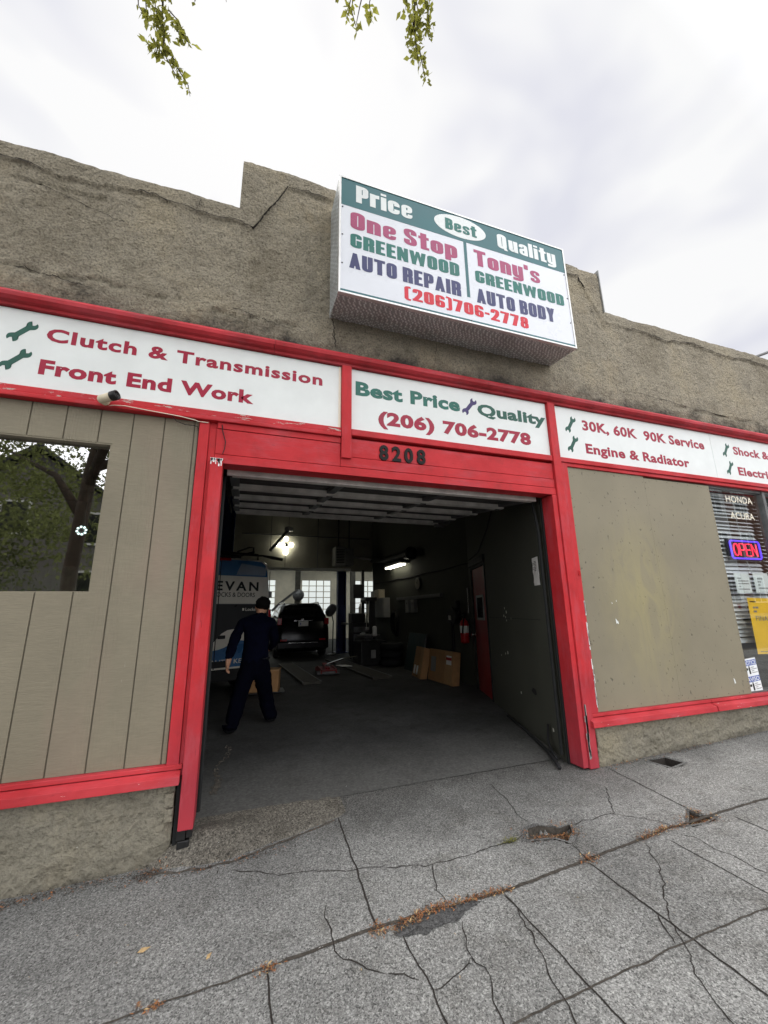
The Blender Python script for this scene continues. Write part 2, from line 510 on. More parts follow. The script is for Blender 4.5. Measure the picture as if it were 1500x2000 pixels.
M['overall'] = plain('navy_workwear', (.0026, .0034, .0105), .95, 0, .3, 16, .5, 60, .04)
M['trouser'] = plain('dark_navy_trousers', (.0018, .0021, .006), .95, 0, .3, 16, .5, 60, .04)
M['skin'] = plain('skin', (.50, .26, .16), .55, 0, .12, 40, .1)
M['hair'] = plain('dark_hair', (.006, .005, .005), .7, 0, .4, 60, .5, 240, .1)
M['shoe'] = plain('shoe_leather', (.010, .010, .011), .6, 0, .2, 20, .1, spec=.25)
M['card'] = plain('cardboard', (.36, .20, .09), .85, 0, .12, 10, .1)
M['card2'] = plain('cardboard_flap', (.42, .25, .12), .85, 0, .1, 10, .1)
M['label'] = plain('paper_label', (.75, .74, .7), .7, 0, .06, 10, .05)
M['paper'] = plain('white_paper', (.78, .80, .80), .65, 0, .05, 4, .1, 12)
M['yellow'] = plain('yellow_print', (.92, .56, .03), .35, 0, .08, 4, .1, 10)
M['van_white'] = plain('van_white_paint', (.66, .63, .55), .3, 0, .06, 2, .02)
M['van_blue'] = plain('van_blue_wrap', (.035, .115, .25), .3, 0, .18, 4, .02)
M['van_dark'] = plain('van_charcoal_wrap', (.022, .024, .026), .3, 0, .2, 2, .02)
M['suv_black'] = plain('black_car_paint', (.004, .004, .005), .2, 0, .2, 2, .0, spec=.22)
M['car_glass'] = plain('dark_car_glass', (.008, .009, .01), .05, 0, .1, 2, 0)
M['tail_red'] = plain('red_lens', (.32, .008, .012), .15, 0, .1, 10, 0)
M['chrome'] = plain('chrome', (.6, .6, .6), .15, 1, .05, 10, 0)
M['jack_red'] = plain('jack_red_paint', (.20, .012, .014), .45, 0, .2, 10, .05)
M['wood'] = plain('old_plank', (.06, .055, .045), .8, 0, .3, 7, .3)
M['grey_box'] = plain('grey_steel_box', (.26, .26, .25), .5, .2, .15, 6, .05)
M['ext_red'] = plain('extinguisher_red', (.42, .01, .014), .3, 0, .08, 10, 0)
M['green_board'] = plain('dark_teal_board', (.018, .04, .042), .6, 0, .15, 5, .1)
M['blind'] = plain('blind_slat', (.82, .83, .86), .4, 0, .06, 6, .02)
M['office'] = plain('office_wall', (.30, .24, .16), .85, 0, .2, 1, .1)
M['tube_white'] = glow('fluorescent_tube', (1, .95, .78), 9)
M['led_white'] = glow('led_panel', (1, .97, .8), 14)
M['led_win'] = glow('led_cluster', (.85, .97, 1), 4)
M['neon_red'] = glow('neon_red', (1, .035, .09), 1.5)
M['neon_blue'] = glow('neon_blue', (.13, .06, .95), 1.3)
M['bark'] = plain('bark', (.07, .055, .04), .95, 0, .35, 12, .8, 40)
M['leaf_near'] = leaf_mat('twig_leaf', (.12, .125, .06), (.55, .55, .10))
M['leaf_far'] = leaf_mat('crown_leaf', (.10, .115, .055), (.24, .27, .09))
M['hedge'] = leaf_mat('hedge_leaf', (.08, .12, .045), (.18, .26, .07))
M['house_wall'] = plain('grey_clapboard', (.17, .16, .15), .8, 0, .1, 3, .2)
M['house_roof'] = plain('dark_shingle', (.04, .04, .045), .9, 0, .3, 20, .5)
M['trim_white'] = plain('white_trim', (.72, .72, .7), .5, 0, .05, 6, .05)
M['brick'] = plain('brown_brick', (.20, .10, .07), .85, 0, .25, 14, .4)
M['pale_wall'] = plain('pale_render', (.5, .5, .5), .8, 0, .1, 3, .1)
M['pole_wood'] = plain('pole_wood', (.09, .07, .055), .9, 0, .3, 10, .5)
M['weather'] = plain('weather_strip', (.012, .013, .013), .7, 0, .2, 10, .1)
M['gold'] = plain('pale_scuff', (.6, .58, .5), .8, 0, .1, 10, .1)

# ------------------------------------------------------------------ geometry helpers
class B:
    """collects shapes in drawing coordinates, then becomes ONE mesh object"""
    def __init__(self):
        self.bm = bmesh.new()

    def _bev(self, geom, w, seg=2):
        if w > 0:
            es = list({e for v in geom for e in v.link_edges})
            bmesh.ops.bevel(self.bm, geom=es, offset=w, segments=seg, profile=.6, affect='EDGES')

    def box(self, x0, x1, y0, y1, z0, z1, bev=.0, m=None, mi=0):
        vs = [self.bm.verts.new(p) for p in ((x0, y0, z0), (x1, y0, z0), (x1, y1, z0), (x0, y1, z0),
                                             (x0, y0, z1), (x1, y0, z1), (x1, y1, z1), (x0, y1, z1))]
        if m is not None:
            for v in vs:
                v.co = m @ v.co
        for q in ((0, 3, 2, 1), (4, 5, 6, 7), (0, 1, 5, 4), (1, 2, 6, 5), (2, 3, 7, 6), (3, 0, 4, 7)):
            f = self.bm.faces.new([vs[i] for i in q])
            f.material_index = mi
        self._bev(vs, bev)
        return self

    def obox(self, c, size, rot=(0, 0, 0), bev=0):
        from mathutils import Euler
        m = Matrix.Translation(Vector(c)) @ Euler(rot).to_matrix().to_4x4()
        a, b, d = (s/2 for s in size)
        return self.box(-a, a, -b, b, -d, d, bev, m)

    def quad(self, pts, mi=0):
        f = self.bm.faces.new([self.bm.verts.new(p) for p in pts])
        f.material_index = mi
        return self

    def prism(self, pts, axis, a, b, bev=0):
        """polygon (two coordinates) extruded along axis from a to b"""
        def P(u, v, w):
            return {'x': (w, u, v), 'y': (u, w, v), 'z': (u, v, w)}[axis]
        lo = [self.bm.verts.new(P(u, v, a)) for u, v in pts]
        hi = [self.bm.verts.new(P(u, v, b)) for u, v in pts]
        self.bm.faces.new(lo)
        self.bm.faces.new(hi)
        n = len(pts)
        for i in range(n):
            self.bm.faces.new((lo[i], lo[(i+1) % n], hi[(i+1) % n], hi[i]))
        self._bev(lo+hi, bev)
        return self

    def tube(self, pts, r, n=10, cap=True, closed=False):
        pts = [Vector(p) for p in pts]
        rs = r if isinstance(r, (list, tuple)) else [r]*len(pts)
        rings = []
        up = None
        for i, p in enumerate(pts):
            if closed:
                t = pts[(i+1) % len(pts)]-pts[i-1]
            else:
                t = pts[min(i+1, len(pts)-1)]-pts[max(i-1, 0)]
            t.normalize()
            if up is None:
                up = t.orthogonal().normalized()
            up = (up-t*up.dot(t))
            if up.length < 1e-4:
                up = t.orthogonal()
            up.normalize()
            s = t.cross(up)
            rings.append([self.bm.verts.new(p+(up*math.cos(a)+s*math.sin(a))*rs[i])
                          for a in (2*math.pi*k/n for k in range(n))])
        m = len(rings)
        for i in range(m if closed else m-1):
            for k in range(n):
                self.bm.faces.new((rings[i][k], rings[i][(k+1) % n], rings[(i+1) % m][(k+1) % n], rings[(i+1) % m][k]))
        if cap and not closed:
            self.bm.faces.new(rings[0])
            self.bm.faces.new(rings[-1])
        return self

    def lathe(self, prof, origin, axis=(0, 0, 1), n=20):
        """prof: (radius, height) pairs"""
        ax = Vector(axis).normalized()
        u = ax.orthogonal().normalized()
        w = ax.cross(u)
        o = Vector(origin)
        rings = [[self.bm.verts.new(o+ax*h+(u*math.cos(a)+w*math.sin(a))*max(r, 1e-4))
                  for a in (2*math.pi*k/n for k in range(n))] for r, h in prof]
        for i in range(len(rings)-1):
            for k in range(n):
                self.bm.faces.new((rings[i][k], rings[i][(k+1) % n], rings[i+1][(k+1) % n], rings[i+1][k]))
        self.bm.faces.new(rings[0])
        self.bm.faces.new(rings[-1])
        return self

    def loft(self, rings, cap=True):
        rr = [[self.bm.verts.new(p) for p in ring] for ring in rings]
        n = len(rr[0])
        for a, b in zip(rr, rr[1:]):
            for k in range(n):
                self.bm.faces.new((a[k], a[(k+1) % n], b[(k+1) % n], b[k]))
        if cap:
            self.bm.faces.new(rr[0])
            self.bm.faces.new(rr[-1])
        return self

    def blob(self, c, r, sub=2, jit=.0):
        g = bmesh.ops.create_icosphere(self.bm, subdivisions=sub, radius=1)
        for v in g['verts']:
            k = 1+jit*mn.noise(v.co*2.3+Vector(c)*3)
            v.co = Vector((c[0]+v.co.x*r[0]*k, c[1]+v.co.y*r[1]*k, c[2]+v.co.z*r[2]*k))
        return self

    def xf(self, m):
        for v in self.bm.verts:
            v.co = m @ v.co
        return self

    def build(self, name, mat, parent=None, smooth=False, **tags):
        bmesh.ops.recalc_face_normals(self.bm, faces=self.bm.faces)
        me = bpy.data.meshes.new(name)
        self.bm.to_mesh(me)
        self.bm.free()
        if smooth:
            for p in me.polygons:
                p.use_smooth = True
        return link(name, me, mat, parent, **tags)

ORIGIN = {}                     # world origin of every object made so far

def link(name, me, mat, parent=None, label=None, cat=None, group=None, kind=None):
    for m in (mat if isinstance(mat, (list, tuple)) else [mat]):
        if isinstance(m, str):
            m = M[m]
        me.materials.append(m)
    o = bpy.data.objects.new(name, me)
    COL.objects.link(o)
    if parent is not None:
        mi = ORIGIN[parent.name].inverted()
        me.transform(mi)
        o.parent = parent
        ORIGIN[o.name] = ORIGIN[parent.name]
    else:
        if kind != 'structure':
            n = len(me.vertices)
            a = np.empty(n*3)
            me.vertices.foreach_get('co', a)
            a = a.reshape(-1, 3)
            c = Vector(((a[:, 0].min()+a[:, 0].max())/2, (a[:, 1].min()+a[:, 1].max())/2, a[:, 2].min()))
        else:
            c = Vector((0, 0, 0))
        me.transform(Matrix.Translation(-c))
        o.location = c
        ORIGIN[o.name] = Matrix.Translation(c)
    tag(o, label, cat, group, kind)
    return o

def tag(o, label=None, cat=None, group=None, kind=None):
    for k, v in (('label', label), ('category', cat), ('group', group), ('kind', kind)):
        if v:
            o[k] = v
    return o

def thing(name, label, cat, loc, group=None, rotz=0, kind=None):
    o = bpy.data.objects.new(name, None)
    o.empty_display_size = .1
    COL.objects.link(o)
    o.location = loc
    o.rotation_euler = (0, 0, rotz)
    ORIGIN[o.name] = Matrix.Translation(Vector(loc)) @ Matrix.Rotation(rotz, 4, 'Z')
    return tag(o, label, cat, group, kind)

def copy_tree(o, parent=None):
    c = o.copy()
    COL.objects.link(c)
    c.parent = parent
    for ch in o.children:
        copy_tree(ch, c)
    return c

# ---- lettering
_cap = {}
def text_raw(s, bold, spacing=1.0, shear=0):
    cu = bpy.data.curves.new('t', 'FONT')
    cu.body = s
    cu.size = 1
    cu.offset = bold
    cu.shear = shear
    cu.space_character = spacing
    cu.resolution_u = 3
    o = bpy.data.objects.new('t', cu)
    COL.objects.link(o)
    dg = bpy.context.evaluated_depsgraph_get()
    me = bpy.data.meshes.new_from_object(o.evaluated_get(dg))
    v = np.empty(len(me.vertices)*3)
    me.vertices.foreach_get('co', v)
    v = v.reshape(-1, 3).copy()
    f = [tuple(p.vertices) for p in me.polygons]
    bpy.data.objects.remove(o)
    bpy.data.meshes.remove(me)
    bpy.data.curves.remove(cu)
    return v, f

def lettering(s, x0, x1, zb, cap, y, mat, parent, bold=.02, spacing=1.0, shear=0, depth=.0015, name='lettering', place=None, rot=0):
    """flat cut letters standing on the plane y, ink from x0 to x1, baseline zb, capital height cap"""
    v, f = text_raw(s, bold, spacing, shear)
    if bold not in _cap:
        h = text_raw('H', bold)[0]
        _cap[bold] = (h[:, 1].min(), h[:, 1].max())
    b0, b1 = _cap[bold]
    sx = (x1-x0)/(v[:, 0].max()-v[:, 0].min())
    sz = cap/(b1-b0)
    X = x0+(v[:, 0]-v[:, 0].min())*sx
    Z = zb+(v[:, 1]-b0)*sz
    if rot:
        cx, cz = (x0+x1)/2, zb+cap/2
        X, Z = cx+(X-cx)*math.cos(rot)-(Z-cz)*math.sin(rot), cz+(X-cx)*math.sin(rot)+(Z-cz)*math.cos(rot)
    n = len(X)
    P = [(X[i], y-depth, Z[i]) for i in range(n)]
    me = bpy.data.meshes.new(name)
    # front sheet plus a skirt so the letters have a real edge
    bm = bmesh.new()
    vs = [bm.verts.new(p) for p in P]
    for q in f:
        try:
            bm.faces.new([vs[i] for i in q])
        except ValueError:
            pass
    bmesh.ops.remove_doubles(bm, verts=bm.verts, dist=1e-6)
    be = [e for e in bm.edges if len(e.link_faces) == 1]
    ex = bmesh.ops.extrude_edge_only(bm, edges=be)
    for g in ex['geom']:
        if isinstance(g, bmesh.types.BMVert):
            g.co.y += depth*1.2
    for fa in bm.faces:
        fa.normal_update()
        if abs(fa.normal.y) > .9 and fa.normal.y > 0:
            fa.normal_flip()
    if place is not None:
        for q in bm.verts:
            q.co = place @ q.co
    bm.to_mesh(me)
    bm.free()
    return link(name, me, mat, parent)


# ---- heavy condensed capitals drawn stroke by stroke (for the box sign)
_W, _l, _r, _b, _t, _x = .386, .09, .296, .09, .91, .78
_u = _x-.09
def _bx(a, c, d, e):
    return ('p', [(a, c), (d, c), (d, e), (a, e)])
def _st(*p, w=.18, closed=False):
    return ('s', list(p), w, closed)
def _oo(a, c, d, e, w=.18):
    return _st((a, (c+e)/2), (a, e), (d, e), (d, c), (a, c), w=w, closed=True)
GLYPH = {
    'O': [_oo(_l, _b, _r, _t)], '0': [_oo(_l, _b, _r, _t)], 'o': [_oo(_l, _b, _r, _u)],
    'P': [_bx(0, 0, .18, 1), _st((.1, _t), (_r, _t), (_r, .43), (.1, .43))],
    'R': [_bx(0, 0, .18, 1), _st((.1, _t), (_r, _t), (_r, .47), (.1, .47)), _bx(.206, 0, .386, .44)],
    'B': [_bx(0, 0, .18, 1), _st((.1, .92), (_r-.01, .92), (_r-.01, .53), (.1, .53), w=.16), _st((.1, .49), (_r, .49), (_r, .08), (.1, .08), w=.16)],
    'D': [_bx(0, 0, .18, 1), _st((.1, _t), (_r, _t), (_r, _b), (.1, _b))],
    'E': [_bx(0, 0, .18, 1), _bx(.17, .83, .33, 1), _bx(.17, .42, .30, .59), _bx(.17, 0, .33, .17)],
    'T': [_bx(0, .82, .40, 1), _bx(.11, 0, .29, .83)], 'I': [_bx(0, 0, .18, 1)],
    'N': [_bx(0, 0, .15, 1), _bx(.25, 0, .40, 1), ('p', [(0, 1), (.16, 1), (.40, 0), (.24, 0)])],
    'W': [('p', [(0, 1), (.165, 1), (.245, 0), (.095, 0)]), ('p', [(.095, 0), (.225, 0), (.365, 1), (.255, 1)]),
          ('p', [(.255, 1), (.365, 1), (.525, 0), (.395, 0)]), ('p', [(.375, 0), (.525, 0), (.62, 1), (.455, 1)])],
    'A': [('p', [(0, 0), (.165, 0), (.27, 1), (.13, 1)]), ('p', [(.40, 0), (.235, 0), (.13, 1), (.27, 1)]), _bx(.1, .18, .3, .33)],
    'U': [_st((_l, 1), (_l, _b), (_r, _b), (_r, 1))],
    'Y': [('p', [(0, 1), (.17, 1), (.285, .42), (.115, .42)]), ('p', [(.40, 1), (.23, 1), (.115, .42), (.285, .42)]), _bx(.11, 0, .29, .45)],
    'S': [_st((_r, .66), (_r, _t), (_l, _t), (_l, .60), (_r, .40), (_r, _b), (_l, _b), (_l, .34), w=.17)],
    'G': [_st((_r, .66), (_r, _t), (_l, _t), (_l, _b), (_r, _b), (_r, .50), w=.18), _bx(.205, .40, .386, .54)],
    'Q': [_oo(_l, _b, _r, _t), ('p', [(.2, .17), (.33, .2), (.42, -.08), (.27, -.08)])],
    'r': [_bx(0, 0, .18, _x), ('p', [(.1, _x-.24), (.30, _x-.20), (.30, _x+.01), (.2, _x-.01), (.1, _x-.07)])],
    'i': [_bx(0, 0, .18, _x), _bx(0, .86, .18, 1.0)], 'l': [_bx(0, 0, .18, 1)],
    'c': [_st((_r, .48), (_r, _u), (_l, _u), (_l, _b), (_r, _b), (_r, .30))],
    'e': [_st((.1, .40), (_r, .40), (_r, _u+.01), (_l, _u+.01), (_l, .08), (_r, .08), (_r, .25), w=.16)],
    'u': [_st((_l, _x), (_l, _b), (_r, _b), (_r, .4)), _bx(.206, 0, .386, _x)],
    'a': [_st((_l, .52), (_l, _u+.01), (_r, _u+.01), (_r, 0), w=.16), _st((_r, .39), (_l, .39), (_l, .08), (_r, .08), w=.15)],
    't': [_bx(.06, 0, .24, .98), _bx(0, .62, .31, .78), _bx(.23, 0, .31, .15)],
    'y': [_st((_l, _x), (_l, .09), (_r, .09)), _st((_r, _x), (_r, -.12), (.0, -.12), w=.17)],
    's': [_st((_r, .52), (_r, .70), (_l, .70), (_l, .46), (_r, .32), (_r, .08), (_l, .08), (_l, .26), w=.145)],
    'n': [_bx(0, 0, .18, _x), _st((.1, _u), (_r, _u), (_r, 0))],
    'p': [_bx(0, -.2, .18, _x), _st((.1, _u), (_r, _u), (_r, _b), (.1, _b))],
    "'": [_bx(0, .70, .15, 1)], '-': [_bx(0, .38, .2, .54)],
    '(': [_st((.25, .98), (.09, .95), (.09, .0), (.25, -.03), w=.15)], ')': [_st((.0, .98), (.16, .95), (.16, .0), (.0, -.03), w=.15)],
    '2': [_st((_l, .66), (_l, _t), (_r, _t), (_r, .58), (.10, .10), w=.17), _bx(.0, 0, _W, .17)],
    '6': [_oo(_l, _b, _r, .50, .17), _st((_r, .70), (_r, _t), (_l, _t), (_l, .28), w=.17)],
    '7': [_bx(0, .82, _W, 1), ('p', [(_W-.19, .86), (_W, .86), (.25, 0), (.06, 0)])],
    '8': [_oo(_l, .085, _r, .49, .16), _oo(_l+.012, .50, _r-.012, .915, .16)],
}

def _round(pts, r, closed):
    out = []
    n = len(pts)
    for i, p in enumerate(pts):
        if not closed and i in (0, n-1):
            out.append(p)
            continue
        a, c = pts[i-1], pts[(i+1) % n]
        da, dc = math.dist(a, p), math.dist(c, p)
        q = min(r, da*.5, dc*.5)
        if q < 1e-4:
            out.append(p)
            continue
        pa = (p[0]+(a[0]-p[0])*q/da, p[1]+(a[1]-p[1])*q/da)
        pc = (p[0]+(c[0]-p[0])*q/dc, p[1]+(c[1]-p[1])*q/dc)
        for k in range(7):
            t = k/6
            out.append(((1-t)**2*pa[0]+2*t*(1-t)*p[0]+t*t*pc[0], (1-t)**2*pa[1]+2*t*(1-t)*p[1]+t*t*pc[1]))
    return out

def heavy(s, x0, x1, zb, cap, y, mat, parent, gap=.05, depth=.0015):
    polys, x = [], 0
    for ch in s:
        if ch == ' ':
            x += .17
            continue
        wmax = 0
        for pc in GLYPH[ch]:
            if pc[0] == 'p':
                polys.append([(x+u, v) for u, v in pc[1]])
                wmax = max(wmax, max(u for u, v in pc[1]))
            else:
                _, pts, w, cl = pc
                P = _round(pts, .115, cl)
                P = [q for i, q in enumerate(P) if i == 0 or math.dist(q, P[i-1]) > 1e-4]
                n = len(P)
                LR = []
                for i, p in enumerate(P):
                    a = P[i-1] if (cl or i) else p
                    c = P[(i+1) % n] if (cl or i < n-1) else p
                    d = math.dist(a, c) or 1
                    nx, ny = -(c[1]-a[1])/d*w/2, (c[0]-a[0])/d*w/2
                    LR.append(((p[0]+nx, p[1]+ny), (p[0]-nx, p[1]-ny)))
                    wmax = max(wmax, p[0]+abs(nx))
                for i in range(n if cl else n-1):
                    a, c = LR[i], LR[(i+1) % n]
                    polys.append([(x+u, v) for u, v in (a[0], a[1], c[1], c[0])]+[i])
        x += wmax+gap
    tot = x-gap
    b = B()
    sx = (x1-x0)/tot
    for j, pl in enumerate(polys):
        if isinstance(pl[-1], int):
            pl = pl[:-1]
        b.quad([(x0+u*sx, y-depth-.00004*(j % 7), zb+v*cap) for u, v in pl])
    bm = b.bm
    for f in bm.faces:
        f.normal_update()
        if f.normal.y > 0:
            f.normal_flip()
    me = bpy.data.meshes.new('lettering')
    bm.to_mesh(me)
    bm.free()
    return link('lettering', me, mat, parent)

def lines_of_print(parent, x0, x1, z0, z1, n, y, mat='v_grey', name='print', seed=1, place=None, thick=.35):
    """small print too fine to read: short dashes row by row"""
    r = random.Random(seed)
    b = B()
    st = (z1-z0)/n
    for i in range(n):
        z = z1-st*(i+.5)
        x = x0+r.random()*.1*(x1-x0)
        while x < x1-.02*(x1-x0):
            w = (.05+.12*r.random())*(x1-x0)
            e = min(x1, x+w)
            b.box(x, e, y-.0012, y+.0003, z-st*thick/2, z+st*thick/2)
            x = e+.03*(x1-x0)
            if r.random() < .12:
                break
    if place is not None:
        b.xf(place)
    return b.build(name, mat, parent)

# ------------------------------------------------------------------ the setting underfoot
def base_z(x, y):
    return -1.459+.030*x+.020*y

def floor_z(x):
    return -1.395+.010*x

def sstep(t):
    t = np.clip(t, 0, 1)
    return t*t*(3-2*t)

def ground_h(x, y):
    """sidewalk height: a gently falling slab with a worn ramp up to the garage floor"""
    x = np.asarray(x, float); y = np.asarray(y, float)
    h = base_z(x, y)
    yb = np.interp(x, [-.5, -.05, .12, .42, .8, 1.6, 3.1], [-.13, -.15, -.12, -.05, -.02, .0, .05])
    inx = sstep((x+.48)/.2)*sstep((3.2-x)/.12)
    s = sstep((y-yb)/np.maximum(.33-yb, .05))*inx
    h = h+(floor_z(x)-.006-h)*s
    h = h+.07*np.exp(-((x+.10)/.30)**2-((y-.06)/.13)**2)*sstep((x+.42)/.12)
    return h

def gh(x, y):
    return float(ground_h(x, y))

PIT = [[(1.91, -.56), (2.00, -.56), (2.10, -.64), (2.20, -.63), (2.15, -.71), (2.05, -.78), (2.00, -.71), (1.84, -.67)],
       [(3.06, -.83), (3.07, -.89), (3.13, -.95), (3.00, -.97), (2.88, -.95)],
       [(3.61, -.08), (3.81, -.09), (3.84, -.24), (3.66, -.26)]]
PITD = (.055, .04, .16)

def grow(p, k):
    cx, cy = sum(q[0] for q in p)/len(p), sum(q[1] for q in p)/len(p)
    return [(cx+(x-cx)*k, cy+(y-cy)*k) for x, y in p]

def inside(poly, X, Y):
    c = np.zeros(X.shape, bool)
    j = len(poly)-1
    for i in range(len(poly)):
        (xi, yi), (xj, yj) = poly[i], poly[j]
        with np.errstate(divide='ignore', invalid='ignore'):
            hit = ((yi > Y) != (yj > Y)) & (X < (xj-xi)*(Y-yi)/(yj-yi+1e-12)+xi)
        c ^= hit
        j = i
    return c

def sheet(name, xs, ys, hf, mat, smooth=True, **k):
    X, Y = np.meshgrid(xs, ys)
    Z = hf(X, Y)
    nx, ny = len(xs), len(ys)
    V = np.stack([X, Y, Z], -1).reshape(-1, 3)
    i = np.arange(ny-1)[:, None]*nx+np.arange(nx-1)[None, :]
    F = np.stack([i, i+1, i+nx+1, i+nx], -1).reshape(-1, 4)
    me = bpy.data.meshes.new(name)
    me.from_pydata(V.tolist(), [], F.tolist())
    if smooth:
        me.polygons.foreach_set('use_smooth', [True]*len(me.polygons))
    return link(name, me, mat, **k)

def build_ground():
    xs = np.concatenate([np.arange(-9, -1.6, .3), np.arange(-1.6, 5.2, .02), np.arange(5.2, 14, .3)])
    ys = np.concatenate([np.arange(-4.5, -2.4, .15), np.arange(-2.4, .37, .02)])
    def hf(X, Y):
        Z = ground_h(X, Y)
        for p, d in zip(PIT, PITD):
            Z = Z-d*inside(grow(p, 1.16), X, Y)
        # a few slabs have heaved a little
        Z = Z+.006*np.sin(X*1.3+.6)*np.sin(Y*1.1)
        return Z
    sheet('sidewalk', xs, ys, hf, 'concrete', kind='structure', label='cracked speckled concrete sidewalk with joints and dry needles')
    b = B()
    b.prism([(-4.72, -1.95), (-4.5, -1.95), (-4.5, 0), (-4.72, 0)], 'x', -9, 13.7)
    for v in b.bm.verts:
        if v.co.z > -1:
            v.co.z = base_z(v.co.x, -4.5)-.002
        else:
            v.co.z = base_z(v.co.x, -4.5)-.5
    b.build('kerb', 'slab_alt', kind='structure')
    sheet('road', np.linspace(-60, 60, 41), np.linspace(-13.5, -4.72, 5), lambda X, Y: base_z(X, -4.6)-.16+0*Y, 'road', kind='structure')
    sheet('far_sidewalk', np.linspace(-60, 60, 41), np.linspace(-16.5, -13.5, 3), lambda X, Y: base_z(X, -4.6)-.03+0*Y, 'concrete', kind='structure')
    sheet('ground', np.linspace(-200, 200, 41), np.linspace(-200, 200, 41), lambda X, Y: -1.459+.03*X-.45+0*Y, 'ground', kind='structure')
    # garage floor: near bay and back room in one slab
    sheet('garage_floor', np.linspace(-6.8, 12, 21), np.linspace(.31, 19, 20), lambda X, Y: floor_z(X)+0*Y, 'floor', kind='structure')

def strip(name, pts, w, mat, seed, label, cat='crack', group=None, lift=.0025, wj=.5, kink=.012, step=.03):
    """a ragged dark line lying on the concrete"""
    r = random.Random(seed)
    P = []
    for (ax, ay), (bx, by) in zip(pts, pts[1:]):
        n = max(1, int(math.hypot(bx-ax, by-ay)/step))
        for i in range(n):
            P.append((ax+(bx-ax)*i/n, ay+(by-ay)*i/n))
    P.append(pts[-1])
    V = []
    for i, (x, y) in enumerate(P):
        a = P[max(0, i-1)]; c = P[min(len(P)-1, i+1)]
        d = math.hypot(c[0]-a[0], c[1]-a[1]) or 1
        nx, ny = -(c[1]-a[1])/d, (c[0]-a[0])/d
        o = kink*mn.noise(Vector((x*9, y*9, seed)))+kink*.5*(r.random()-.5)
        e = 1 if 0 < i < len(P)-1 else .25
        wl = w*.5*e*(1-wj*.5+wj*r.random()*1.4)
        wr = w*.5*e*(1-wj*.5+wj*r.random()*1.4)
        for q in (o-wl, o+wr):
            px, py = x+nx*q, y+ny*q
            V.append((px, py, gh(px, py)+.006*math.sin(px*1.3+.6)*math.sin(py*1.1)+lift))
    F = [(2*i, 2*i+1, 2*i+3, 2*i+2) for i in range(len(P)-1)]
    return V, F

